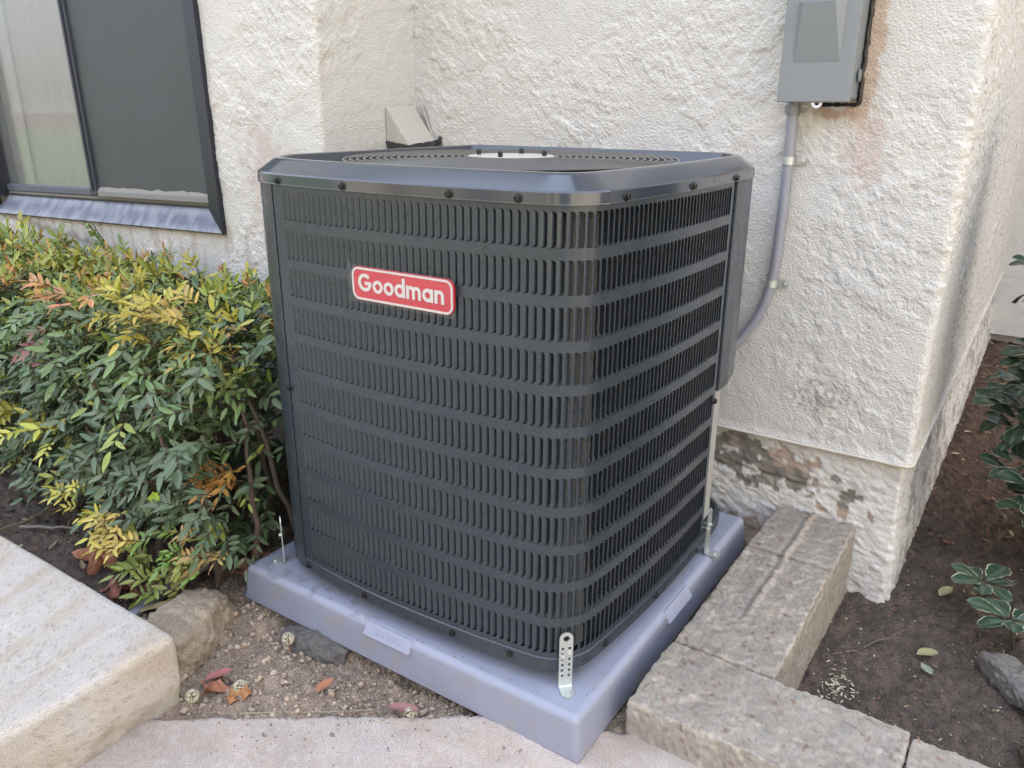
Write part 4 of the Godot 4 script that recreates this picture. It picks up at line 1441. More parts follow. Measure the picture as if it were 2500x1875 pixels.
# ------------------------------------------------------------------ electrics on the wall
func disconnect_box() -> void:
	var zl := -0.052; var zr := 0.089; var yb := 0.995; var yt := 1.30
	var o := thing("disconnect_box", "grey metal electrical disconnect box on the stucco wall", "electrical box", Vector3(XM, yb, (zl + zr) / 2))
	var bd := MB.new()
	bd.rbox(Transform3D(Basis(), Vector3(0.892, (yb + yt) / 2 + 0.003, (zl + zr) / 2 + 0.004)), Vector3(0.062, yt - yb - 0.006, 0.132), 0.003)
	part(bd, "enclosure", M.boxgrey, o)
	# lid: a folded sheet with a raised wedge
	var ld := MB.new()
	ld.rbox(Transform3D(Basis(), Vector3(0.856, (yb + yt) / 2, (zl + zr) / 2)), Vector3(0.014, yt - yb, zr - zl), 0.0025)
	var zc := (zl + zr) / 2 - 0.002
	var y0 := 1.070; var y1 := 1.176
	var A := Vector3(0.8485, y0, zc - 0.043); var B := Vector3(0.8485, y0, zc + 0.045)
	var C := Vector3(0.829, y1, zc + 0.029); var D := Vector3(0.829, y1, zc - 0.030)
	var E := Vector3(0.8485, y1 + 0.004, zc + 0.046); var F := Vector3(0.8485, y1 + 0.004, zc - 0.044)
	ld.quad(A, B, C, D, Vector3(-1, 0, 0)); ld.tri(B, E, C, Vector3(-0.5, 0, 1)); ld.tri(A, F, D, Vector3(-0.5, 0, -1))
	ld.quad(D, C, E, F, Vector3(0, 1, 0))
	part(ld, "lid", M.boxgrey, o)
	var hp := MB.new()
	arc_band(hp, Transform3D(Basis(Vector3(0, 0, 1), Vector3.UP, Vector3(-1, 0, 0)), Vector3(0.856, 0.9945, zc + 0.011)), Vector2.ZERO, 0.0105, 0.005, PI, TAU, 0.004)
	part(hp, "hasp", mat(0.7, 0.7, 0.7, 0.4), o)
	var kn := MB.new()
	kn.lathe(Transform3D(Basis(Vector3.RIGHT, PI / 2), Vector3(0.893, 1.045, 0.1585 - 0.0655)), [Vector2(0.012, 0.0), Vector2(0.012, 0.0014), Vector2(0.0095, 0.0016), Vector2(0.0085, 0.0008), Vector2(0.0, 0.0008)], 20)
	part(kn, "knockout", M.boxgrey, o)
	var gs := MB.new()
	var pts := []; var rad := []
	for k in 40:
		var yy := lerpf(1.31, 0.992, k / 39.0)
		pts.append(Vector3(0.918, yy, 0.093 + 0.003 * st6.get_noise_2d(yy * 2, 1.0))); rad.append(0.0055 + 0.003 * st6.get_noise_2d(yy * 3, 6.0))
	for k in 14:
		pts.append(Vector3(0.917, 0.9905 + 0.0015 * st6.get_noise_2d(k * 0.1, 1.0), 0.088 - k * 0.006)); rad.append(0.004 + 0.002 * st6.get_noise_2d(k * 0.3, 6.0))
	gs.tube(pts, rad, 7)
	part(gs, "sealant", M.black, o)
	# flexible conduit
	var c := thing("conduit", "ribbed grey flexible conduit from the box down to the condenser", "conduit", Vector3(0.895, 0.4, -0.1))
	var cv := Curve3D.new()
	var P := [Vector3(0.898, 0.972, -0.030), Vector3(0.9035, 0.87, -0.029), Vector3(0.904, 0.74, -0.030), Vector3(0.904, 0.62, -0.035), Vector3(0.898, 0.53, -0.058), Vector3(0.880, 0.455, -0.105), Vector3(0.84, 0.415, -0.16), Vector3(0.775, 0.405, -0.20)]
	for i in P.size():
		var tg: Vector3 = (P[mini(i + 1, P.size() - 1)] - P[maxi(i - 1, 0)]) / 6.0
		cv.add_point(P[i], -tg, tg)
	cv.bake_interval = 0.002
	var L := cv.get_baked_length()
	var tp := []; var tr := []
	var n := int(L / 0.0013)
	for i in n + 1:
		tp.append(cv.sample_baked(L * i / n))
		tr.append(0.0110 + 0.0009 * (1.0 if i % 4 < 2 else -1.0))
	var mb := MB.new()
	mb.tube(tp, tr, 14)
	part(mb, "hose", M.conduit, c)
	var cn := MB.new()
	cn.lathe(Transform3D(Basis(), Vector3(0.898, 0.9925, -0.030)), [Vector2(0.0, 0.003), Vector2(0.013, 0.003), Vector2(0.013, -0.004)], 20)
	cn.lathe(Transform3D(Basis(), Vector3(0.898, 0.9885, -0.030)), [Vector2(0.0, 0.0), Vector2(0.0175, 0.0), Vector2(0.0175, -0.013), Vector2(0.0135, -0.0135)], 8, false)
	cn.lathe(Transform3D(Basis(), Vector3(0.898, 0.975, -0.030)), [Vector2(0.0138, 0.001), Vector2(0.0138, -0.005), Vector2(0.0112, -0.0055)], 20)
	part(cn, "connector", M.galv, c)
	for k in 2:
		var yy: float = [0.878, 0.612][k]
		var q := cv.sample_baked(cv.get_closest_offset(Vector3(0.904, yy, -0.03)))
		var sp := thing("pipe_strap", "zinc strap that holds the conduit to the wall, %s" % ["upper of the two, below the box" if k == 0 else "lower of the two, by the condenser"][0], "pipe strap", Vector3(XM, yy, q.z), "conduit straps")
		var sm := MB.new()
		var arcp := []
		for i in 13:
			var a := PI * 0.5 + PI * i / 12.0
			arcp.append(Vector2(q.x + cos(a) * 0.0130, q.z - sin(a) * 0.0130))
		for i in 12:
			var s0: Vector2 = arcp[i]; var s1: Vector2 = arcp[i + 1]
			var hn := Vector3((s0.x + s1.x) / 2 - q.x, 0, (s0.y + s1.y) / 2 - q.z)
			sm.quad(Vector3(s0.x, yy - 0.008, s0.y), Vector3(s1.x, yy - 0.008, s1.y), Vector3(s1.x, yy + 0.008, s1.y), Vector3(s0.x, yy + 0.008, s0.y), hn)
			var f := 0.0115 / 0.0130
			var t0 := Vector2(q.x, q.z) + (s0 - Vector2(q.x, q.z)) * f; var t1 := Vector2(q.x, q.z) + (s1 - Vector2(q.x, q.z)) * f
			for e in [-1.0, 1.0]:
				sm.quad(Vector3(s0.x, yy + e * 0.008, s0.y), Vector3(s1.x, yy + e * 0.008, s1.y), Vector3(t1.x, yy + e * 0.008, t1.y), Vector3(t0.x, yy + e * 0.008, t0.y), Vector3(0, e, 0))
		# ear to the right
		var ear := PackedVector2Array([Vector2(0.010, -0.008)])
		for i in 9: ear.append(Vector2(0.028, 0) + Vector2(cos(-PI / 2 + PI * i / 8), sin(-PI / 2 + PI * i / 8)) * 0.008)
		ear.append(Vector2(0.010, 0.008))
		sm.prism(Transform3D(Basis(Vector3(0, 0, 1), Vector3.UP, Vector3(-1, 0, 0)), Vector3(0.9135, yy, q.z)), ear, 0.0025)
		part(sm, "saddle", M.zinc, sp)
		var sc := MB.new()
		sc.lathe(Transform3D(Basis(Vector3(0, 0, 1), PI / 2), Vector3(0.9105, yy, q.z + 0.028)), [Vector2(0.0052, 0.0), Vector2(0.005, 0.0013), Vector2(0.0032, 0.0015), Vector2(0.0032, 0.004), Vector2(0.0, 0.0045)], 12)
		part(sc, "screw", M.zinc, sp)

func hood() -> void:
	# a wedge shaped cover where the refrigerant lines enter the wall, on the return beside the inner corner
	var o := thing("line_cover", "cream sloping cover over the pipe entry behind the condenser, with black tape at its foot", "pipe cover", Vector3(0.85, 0.86, ZR))
	var xl := 0.793; var xr := 0.906; var zb := -1.074; var zf := -0.998
	var yt := 0.987; var yb := 0.888
	var mb := MB.new()
	mb.quad(Vector3(xl, yt - 0.004, zb), Vector3(xr, yt + 0.002, zb), Vector3(xr, yb + 0.004, zf), Vector3(xl, yb, zf), Vector3(0, 1, 1))
	mb.tri(Vector3(xl, yt - 0.004, zb), Vector3(xl, yb, zf), Vector3(xl, yb - 0.03, zb), Vector3(-1, 0, 0))
	mb.tri(Vector3(xl, yb - 0.03, zb), Vector3(xl, yb, zf), Vector3(xl, yb - 0.03, zf), Vector3(-1, 0, 0))
	mb.tri(Vector3(xr, yt + 0.002, zb), Vector3(xr, yb + 0.004, zf), Vector3(xr, yb - 0.03, zb), Vector3(1, 0, 0))
	mb.tri(Vector3(xr, yb - 0.03, zb), Vector3(xr, yb + 0.004, zf), Vector3(xr, yb - 0.03, zf), Vector3(1, 0, 0))
	mb.quad(Vector3(xl, yb, zf), Vector3(xr, yb + 0.004, zf), Vector3(xr, yb - 0.03, zf), Vector3(xl, yb - 0.03, zf), Vector3(0, 0, 1))
	part(mb, "cover", M.cream, o)
	# crumpled black tape wrapped round its foot
	var tp := PackedVector3Array()
	var pl := [Vector2(xl - 0.003, zb), Vector2(xl - 0.003, zf + 0.003), Vector2(xr + 0.004, zf + 0.005), Vector2(xr + 0.006, zb)]
	var nu := 0
	for j in 16:
		nu = 0
		for k in 3:
			for i in 28:
				var f := i / 28.0
				var q: Vector2 = pl[k].lerp(pl[k + 1], f)
				var e := 0.0045 * st6.get_noise_3d(q.x * 2, j * 0.012, q.y * 2) + 0.004 * st2.get_noise_3d(q.x, j * 0.008, q.y)
				var top := 0.898 - 0.010 * (f if k == 0 else (1.0 - f if k == 1 else 0.0)) + 0.002 * st6.get_noise_2d(q.x * 2, q.y * 2)
				tp.append(Vector3(q.x + (e if k != 1 else 0.0), top - j * 0.006, q.y + (e if k == 1 else 0.0)))
				nu += 1
	mb = MB.new()
	mb.sheet(tp, PackedColorArray(), nu, 16, Vector3(0, 0, 1))
	part(mb, "tape_wrap", M.tape, o)
	# ragged mortar and tar beside it
	for w in 2:
		var gm := MB.new()
		var pts := []; var rad := []
		for k in 18:
			pts.append(Vector3(0.914, 0.985 - k * 0.0075 if w == 0 else 0.905 - k * 0.003, -1.05 + k * 0.0035 if w == 0 else -0.990 + 0.003 * sin(k * 1.7)) + Vector3(0, 0, 0.004 * st6.get_noise_2d(k * 0.2, w)))
			rad.append(0.005 + 0.004 * st6.get_noise_2d(k * 0.4, 3 + w))
		gm.col = Color(0.40, 0.36, 0.32) if w == 0 else Color(0.05, 0.045, 0.04)
		gm.tube(pts, rad, 7)
		part(gm, "mortar", M.plain, o)

# ------------------------------------------------------------------ plants
func leaf_mesh(w: float, fold: float, droop: float, tip := 1.0, mid := 1.35) -> ArrayMesh:
	var mb := MB.new()
	var pos := PackedVector3Array(); var cl := PackedColorArray()
	var ts := [0.0, 0.08, 0.22, 0.40, 0.58, 0.76, 0.90, 1.0]
	for t in ts:
		var ww: float = w * pow(sin(PI * pow(t, 0.8 * tip)), 0.85) * 0.5 + 0.012 * (1 - t)
		for s in [-1.0, -0.5, 0.0, 0.5, 1.0]:
			pos.append(Vector3(s * ww, absf(s) * ww * fold - droop * t * t + 0.02 * sin(t * 9 + s), t))
			var k := mid if s == 0.0 else (1.0 if absf(s) < 0.9 else 0.86)
			cl.append(Color(k, k, k * 0.95))
	mb.sheet(pos, cl, 5, ts.size(), Vector3.UP)
	return mb.mesh()

var leaf_mats := {}
func leaf_mat(c: Color) -> StandardMaterial3D:
	var key := "%d_%d_%d" % [int(c.r * 24), int(c.g * 24), int(c.b * 24)]
	if not leaf_mats.has(key):
		var m: StandardMaterial3D = M.leaf.duplicate()
		m.albedo_color = c.linear_to_srgb()
		leaf_mats[key] = m
	return leaf_mats[key]

# a compound leaf: a thin stalk that carries pairs of leaflets and one at its tip; returns transforms and colours
func spray(at: Vector3, dir: Vector3, up: Vector3, size: float, pairs: int, colour: Callable, out_t: Array, out_c: Array, stalks: MB) -> void:
	var L := size * (0.55 + 0.42 * pairs)
	var side := dir.cross(up).normalized()
	var pts := []
	for i in 5:
		var t := i / 4.0
		pts.append(at + dir * (L * t) - Vector3(0, 1, 0) * (L * 0.22 * t * t) + side * (0.05 * L * sin(t * 2 + at.x * 30)))
	stalks.tube(pts, [0.0011, 0.0010, 0.0009, 0.0008, 0.0005], 4, false)
	var base_c: Color = colour.call(at)
	for k in pairs + 1:
		var t: float = 0.30 + 0.70 * k / pairs
		var p: Vector3 = pts[0].lerp(pts[4], t) if t >= 1.0 else pts[int(t * 4)].lerp(pts[int(t * 4) + 1], t * 4 - int(t * 4))
		var fwd: Vector3 = (pts[4] - pts[3]).normalized() if t > 0.6 else dir
		for s in [-1.0, 1.0, 0.0]:
			if s == 0.0 and k < pairs: continue
			if s != 0.0 and k == pairs: continue
			var d: Vector3 = (fwd * rng.randf_range(0.5, 0.9) + side * s * rng.randf_range(0.7, 1.0) + up * rng.randf_range(-0.15, 0.35)).normalized() if s != 0.0 else (fwd + up * rng.randf_range(-0.2, 0.2)).normalized()
			var nup := (up + Vector3(rng.randf_range(-0.5, 0.5), rng.randf_range(-0.3, 0.4), rng.randf_range(-0.5, 0.5))).normalized()
			var b := basis_of(d, nup)
			var ln := size * rng.randf_range(0.72, 1.15) * (1.1 if s == 0.0 else 1.0)
			out_t.append(Transform3D(b.scaled_local(Vector3(ln, ln, ln)), p))
			var j := rng.randf_range(0.78, 1.22)
			out_c.append(Color(base_c.r * j, base_c.g * j * rng.randf_range(0.92, 1.06), base_c.b * j))

var hn := noise(81, 5.0, 2)
var hn2 := noise(82, 2.2, 2)
const GREEN := Color(0.058, 0.100, 0.042)
const GREY_GREEN := Color(0.105, 0.145, 0.075)
const MID := Color(0.125, 0.200, 0.055)
const LIME := Color(0.25, 0.29, 0.045)
const YELLOW := Color(0.42, 0.36, 0.045)
const ORANGE := Color(0.44, 0.21, 0.06)
const RED := Color(0.32, 0.045, 0.05)

func hedge() -> void:
	var leaf := leaf_mesh(0.29, 0.28, 0.16, 1.12)
	var segs := [[-1.20, -0.80], [-1.62, -1.20], [-2.75, -1.62]]
	var labels := ["nandina shrub beside the condenser, dark stems showing under yellow tips", "middle nandina shrub with grey-green leaves under the window corner", "leftmost nandina shrub with lime shoots under the window"]
	# hand-placed pale clumps: position, colour, size, number
	var clumps := [
		[Vector3(-0.085, 0.21, -1.66), YELLOW, 0.024, 16], [Vector3(-0.045, 0.33, -1.52), Color(0.40, 0.38, 0.05), 0.036, 9],
		[Vector3(-0.065, 0.29, -1.36), Color(0.38, 0.37, 0.05), 0.036, 6], [Vector3(-0.110, 0.175, -1.22), YELLOW, 0.022, 8],
		[Vector3(-0.115, 0.15, -1.00), Color(0.42, 0.30, 0.06), 0.026, 11], [Vector3(-0.115, 0.11, -1.05), YELLOW, 0.024, 6],
		[Vector3(-0.095, 0.05, -0.94), Color(0.20, 0.25, 0.05), 0.032, 12], [Vector3(-0.055, 0.07, -0.86), Color(0.24, 0.22, 0.06), 0.030, 10],
		[Vector3(-0.045, 0.14, -0.84), Color(0.33, 0.20, 0.07), 0.026, 8], [Vector3(-0.065, 0.12, -0.90), Color(0.16, 0.27, 0.05), 0.026, 8],
		[Vector3(0.035, 0.27, -0.87), ORANGE, 0.034, 7], [Vector3(0.020, 0.62, -1.62), Color(0.45, 0.20, 0.07), 0.038, 5],
		[Vector3(0.000, 0.60, -1.28), Color(0.46, 0.19, 0.09), 0.032, 6], [Vector3(0.030, 0.57, -1.12), YELLOW, 0.032, 12],
		[Vector3(0.000, 0.56, -1.02), Color(0.44, 0.34, 0.05), 0.030, 10], [Vector3(0.040, 0.56, -0.93), Color(0.42, 0.30, 0.06), 0.030, 8],
		[Vector3(-0.030, 0.47, -1.36), Color(0.17, 0.03, 0.05), 0.026, 4]]
	for k in 3:
		var z0: float = segs[k][0]; var z1: float = segs[k][1]
		var o := thing("nandina_shrub", labels[k], "shrub", Vector3(0.1, 0.0, (z0 + z1) / 2), "nandina shrubs under the window")
		var stems := MB.new()
		var nst: int = [11, 9, 12][k]
		for i in nst:
			var bz := lerpf(z0, z1, (i + rng.randf()) / nst)
			var bx := rng.randf_range(0.03, 0.25)
			var lean := rng.randf_range(-0.12, 0.06)
			if i % 4 == 0:
				bx = rng.randf_range(-0.05, 0.0); lean = 0.03
			var pts := []; var rad := []
			var h := rng.randf_range(0.36, 0.5)
			stems.col = lmix(Color(0.16, 0.115, 0.09), Color(0.22, 0.18, 0.15), rng.randf())
			for j in 9:
				var t := j / 8.0
				pts.append(Vector3(bx + lean * t + 0.015 * hn.get_noise_2d(t * 3, i * 7.0), soil_y(bx, bz) - 0.02 + (h + 0.02) * t, bz + 0.05 * sin(i * 3.1) * t + 0.018 * hn.get_noise_2d(t * 3 + 9, i * 7.0)))
				rad.append(lerpf(rng.randf_range(0.0065, 0.010), 0.0035, t))
			var one := MB.new()
			one.col = stems.col
			one.tube(pts, rad, 8)
			part(one, "stem", M.bark, o)
		var tr := []; var cl := []
		var stalks := MB.new()
		stalks.col = Color(0.14, 0.09, 0.06)
		# the crown: top and front of the clipped hedge
		var n_top := int((z1 - z0) * 1150)
		for i in n_top:
			var z := rng.randf_range(z0, z1)
			var x := rng.randf_range(-0.03, 0.50)
			var hgt := 0.565 + 0.035 * hn.get_noise_2d(x, z) + 0.03 * hn2.get_noise_2d(z, 1.0)
			hgt -= 0.09 * sst(0.05, -0.05, x) + 0.06 * sst(-0.90, -0.82, z) + 0.03 * sst(0.3, 0.5, x)
			var deep := pow(rng.randf(), 1.6) * 0.14
			var p := Vector3(x, hgt - deep - 0.03, z)
			var d := Vector3(rng.randf_range(-0.8, 0.35), rng.randf_range(0.35, 1.0), rng.randf_range(-0.7, 0.7)).normalized()
			var tone := hn2.get_noise_3d(x * 2.5, 0.0, z * 2.5) + rng.randf_range(-0.3, 0.3)
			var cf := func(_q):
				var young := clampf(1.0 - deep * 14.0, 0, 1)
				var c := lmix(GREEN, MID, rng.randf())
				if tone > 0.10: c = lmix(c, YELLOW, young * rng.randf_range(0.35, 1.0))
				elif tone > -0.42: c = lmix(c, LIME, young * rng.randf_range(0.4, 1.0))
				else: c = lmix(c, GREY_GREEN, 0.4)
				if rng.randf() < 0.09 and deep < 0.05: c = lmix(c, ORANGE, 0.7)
				return c
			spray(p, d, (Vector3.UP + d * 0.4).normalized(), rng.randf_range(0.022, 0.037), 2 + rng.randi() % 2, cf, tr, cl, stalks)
		var n_front := int((z1 - z0) * 1350)
		for i in n_front:
			var z := rng.randf_range(z0, z1)
			var y := 0.08 + 0.46 * pow(rng.randf(), 0.75)
			var bulge := -0.02 - 0.045 * sin(clampf(y / 0.5, 0, 1) * PI) - 0.03 * hn.get_noise_2d(z, y * 1.5) - 0.05 * sst(0.22, 0.05, y) * sst(-0.88, -1.1, z)
			var deep := pow(rng.randf(), 1.3) * 0.20
			# a gap at the right end, where the bare stems show
			if z > -1.02 and y > 0.24 and y < 0.40 and rng.randf() < 0.50: continue
			if y < 0.14 and rng.randf() < 0.35: continue
			if z < -1.42 and y < 0.15: continue
			var p := Vector3(bulge + deep, y, z)
			var d := Vector3(rng.randf_range(-1.0, -0.1), rng.randf_range(-0.55, 0.6), rng.randf_range(-0.8, 0.8)).normalized()
			var cf := func(_q):
				var c := lmix(GREEN, GREY_GREEN, rng.randf())
				if y > 0.40: c = lmix(c, MID, rng.randf_range(0.0, 0.9))
				if rng.randf() < 0.06: c = lmix(c, LIME, 0.8)
				return c
			spray(p, d, (Vector3(-0.55, 0.8, 0.15) + d * 0.2).normalized(), rng.randf_range(0.025, 0.045), 1 + rng.randi() % 3, cf, tr, cl, stalks)
		# dark inner growth, so that the wall does not show through
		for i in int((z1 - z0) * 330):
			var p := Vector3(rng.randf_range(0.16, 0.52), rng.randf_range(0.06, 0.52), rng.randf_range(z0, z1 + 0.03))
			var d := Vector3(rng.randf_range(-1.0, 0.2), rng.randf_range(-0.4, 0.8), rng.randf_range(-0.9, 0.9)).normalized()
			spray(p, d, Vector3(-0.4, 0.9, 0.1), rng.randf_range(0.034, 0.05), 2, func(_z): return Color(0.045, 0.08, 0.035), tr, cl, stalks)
		for q in clumps:
			var c0: Vector3 = q[0]
			if c0.z < z0 or c0.z >= z1: continue
			for i in q[3]:
				var p := c0 + Vector3(rng.randf_range(-0.03, 0.02), rng.randf_range(-0.045, 0.045), rng.randf_range(-0.06, 0.06))
				var d := Vector3(rng.randf_range(-1.0, -0.3), rng.randf_range(-0.3, 0.8), rng.randf_range(-0.8, 0.8)).normalized()
				var base: Color = q[1]
				spray(p, d, Vector3(-0.5, 0.85, 0.1).normalized(), q[2] * rng.randf_range(0.85, 1.2), 3, func(_z): return lmix(base, LIME, rng.randf() * 0.35), tr, cl, stalks)
		# young upright shoots along the clipped top
		for i in int((z1 - z0) * 130):
			var p := Vector3(rng.randf_range(0.0, 0.5), 0.0, rng.randf_range(z0, z1))
			p.y = 0.535 + 0.035 * hn.get_noise_2d(p.x, p.z) - 0.05 * sst(-0.90, -0.82, p.z)
			var young: Color = [LIME, LIME, YELLOW, MID, Color(0.34, 0.30, 0.06), ORANGE][rng.randi() % 6]
			spray(p, Vector3(rng.randf_range(-0.4, 0.2), 1.0, rng.randf_range(-0.4, 0.4)).normalized(), Vector3(-0.8, 0.5, 0.3).normalized(), rng.randf_range(0.024, 0.038), 2, func(_z): return lmix(young, LIME, rng.randf() * 0.4), tr, cl, stalks)
		# tall lime shoots at the far left end
		if k == 2:
			for i in 26:
				var p := Vector3(rng.randf_range(0.15, 0.5), rng.randf_range(0.44, 0.53), rng.randf_range(-2.7, -2.0))
				spray(p, Vector3(rng.randf_range(-0.4, 0.1), 1.0, rng.randf_range(-0.4, 0.5)).normalized(), Vector3(-0.6, 0.7, 0.2).normalized(), 0.052, 3, func(_z): return lmix(LIME, MID, rng.randf() * 0.6), tr, cl, stalks)
		part(stalks, "leaf_stalks", M.bark, o)
		o.get_child(o.get_child_count() - 1).set_meta("kind", "stuff")
		# the leaves that show largest are parts of their own, the rest one mass
		var order := []
		for i in tr.size():
			var t: Transform3D = tr[i]
			order.append([CAM.distance_to(t.origin + t.basis.z * 0.5) / t.basis.z.length() + maxf(0.0, t.origin.x - 0.1) * 60.0, i])
		order.sort_custom(func(p, q): return p[0] < q[0])
		for i in 300: put(leaf, "leaf", leaf_mat(cl[order[i][1]]), o, tr[order[i][1]])
		var rt := []; var rc := []
		for i in range(300, order.size()):
			rt.append(tr[order[i][1]]); rc.append(cl[order[i][1]])
		many(leaf, "foliage", M.leaf, o, rt, rc)
	# an ivy sprig that climbs the wall below the sill, and ivy leaves among the hedge
	var iv := thing("ivy_sprig", "small green ivy sprig climbing the wall below the window sill", "vine", Vector3(0.54, 0.5, -2.05))
	var sm := MB.new()
	sm.col = Color(0.12, 0.12, 0.05)
	var pts := []
	for i in 8: pts.append(Vector3(0.535 - 0.004 * i, 0.50 + i * 0.018, -2.02 - 0.012 * i + 0.006 * sin(i)))
	sm.tube(pts, 0.0018, 5)
	part(sm, "stem", M.bark, iv)
	for i in 14:
		var p: Vector3 = pts[i % 8] + Vector3(-0.01, 0, 0)
		put(ivy_mesh(i), "leaf", leaf_mat(lmix(Color(0.10, 0.17, 0.04), LIME, rng.randf() * 0.5)), iv, Transform3D(basis_of(Vector3(rng.randf_range(-0.3, 0), rng.randf_range(-0.5, 0.8), rng.randf_range(-1, 1)), Vector3(-1, 0.3, 0)).scaled_local(Vector3.ONE * rng.randf_range(0.018, 0.034)), p))
	var ivs := [[Vector3(-0.075, 0.135, -1.075), 0.048, Color(0.26, 0.29, 0.06), "large yellow-green ivy leaf with pale veins low in the hedge"], [Vector3(-0.07, 0.235, -0.965), 0.028, Color(0.30, 0.42, 0.03), "bright lime ivy leaf in the middle of the dark hedge"], [Vector3(-0.075, 0.205, -0.985), 0.028, Color(0.14, 0.20, 0.11), "small grey-green ivy leaf just under the bright lime one"]]
	for q in ivs:
		var t := Transform3D(basis_of(Vector3(-0.35, -0.75, 0.2), Vector3(-0.8, 0.5, 0.4)).scaled_local(Vector3.ONE * q[1]), q[0])
		var o := put(ivy_mesh(2), numbered("ivy_leaf"), leaf_mat(q[2]), self, t)
		tag(o, q[3], "leaf", "ivy leaves in the hedge")

func ivy_mesh(s: int) -> ArrayMesh:
	return lobed(s, 5, 0.30, 0.12)

# a lobed leaf in the xz plane (stalk at the origin, tip along z), crumpled by curl
func lobed(s: int, lobes: int, cut: float, curl: float) -> ArrayMesh:
	var mb := MB.new()
	var pos := PackedVector3Array(); var cl := PackedColorArray()
	var m := 48; var rings := 6
	for j in rings:
		var f := j / (rings - 1.0)
		for i in m + 1:
			var a := TAU * i / m
			var prof := 0.5 + 0.5 * cos(a * lobes)
			var r := lerpf(1.0 - cut, 1.0, pow(prof, 1.4)) * (0.62 + 0.38 * cos(a * 0.5) * cos(a * 0.5)) * 0.62
			if lobes > 4: r *= 1.0 + 0.06 * sin(a * lobes * 3 + s)
			var p := Vector3(sin(a) * r * f, 0, 0.45 + cos(a) * r * f)
			p.y = curl * (st6.get_noise_3d(p.x * 0.12 + s * 3.7, 1.0, p.z * 0.12) * 1.4 + f * f * 0.28 * sin(a * 2 + s) + f * f * 0.15)
			pos.append(p)
			var vein := pow(prof, 12.0)
			var k := 1.0 + 0.3 * vein + 0.35 * st6.get_noise_3d(p.x * 0.3, s * 2.0, p.z * 0.3)
			cl.append(Color(k, k, k))
	mb.sheet(pos, cl, m + 1, rings, Vector3.UP)
	return mb.mesh()

func varie_mesh(s: int) -> ArrayMesh:
	# an egg-shaped leaf with a green heart and an uneven cream margin
	var mb := MB.new()
	var pos := PackedVector3Array(); var cl := PackedColorArray()
	var nt := 15; var cols := [-1.0, -0.93, -0.86, -0.6, -0.3, 0.0, 0.3, 0.6, 0.86, 0.93, 1.0]
	for j in nt:
		var t := j / (nt - 1.0)
		var w := 0.30 * pow(sin(PI * pow(t, 1.35)), 0.7) + 0.012
		for q in cols:
			var e: float = w * q * (1.0 + 0.05 * sin(t * 23 + s))
			pos.append(Vector3(e, absf(q) * w * 0.18 - 0.14 * t * t + 0.03 * sin(t * 7 + q * 2 + s), t))
			var edge := absf(q) + 0.16 * st2.get_noise_3d(t * 0.09, q * 0.02, s * 0.7)
			var c := lmix(Color(0.030, 0.058, 0.036), Color(0.05, 0.085, 0.052), 0.5 + st1.get_noise_3d(t * 0.2, q * 0.1, s))
			if absf(q) < 0.05: c = Color(0.10, 0.14, 0.09)
			if edge > 0.93: c = Color(0.46, 0.48, 0.33)
			cl.append(c)
	mb.sheet(pos, cl, cols.size(), nt, Vector3.UP)
	return mb.mesh()

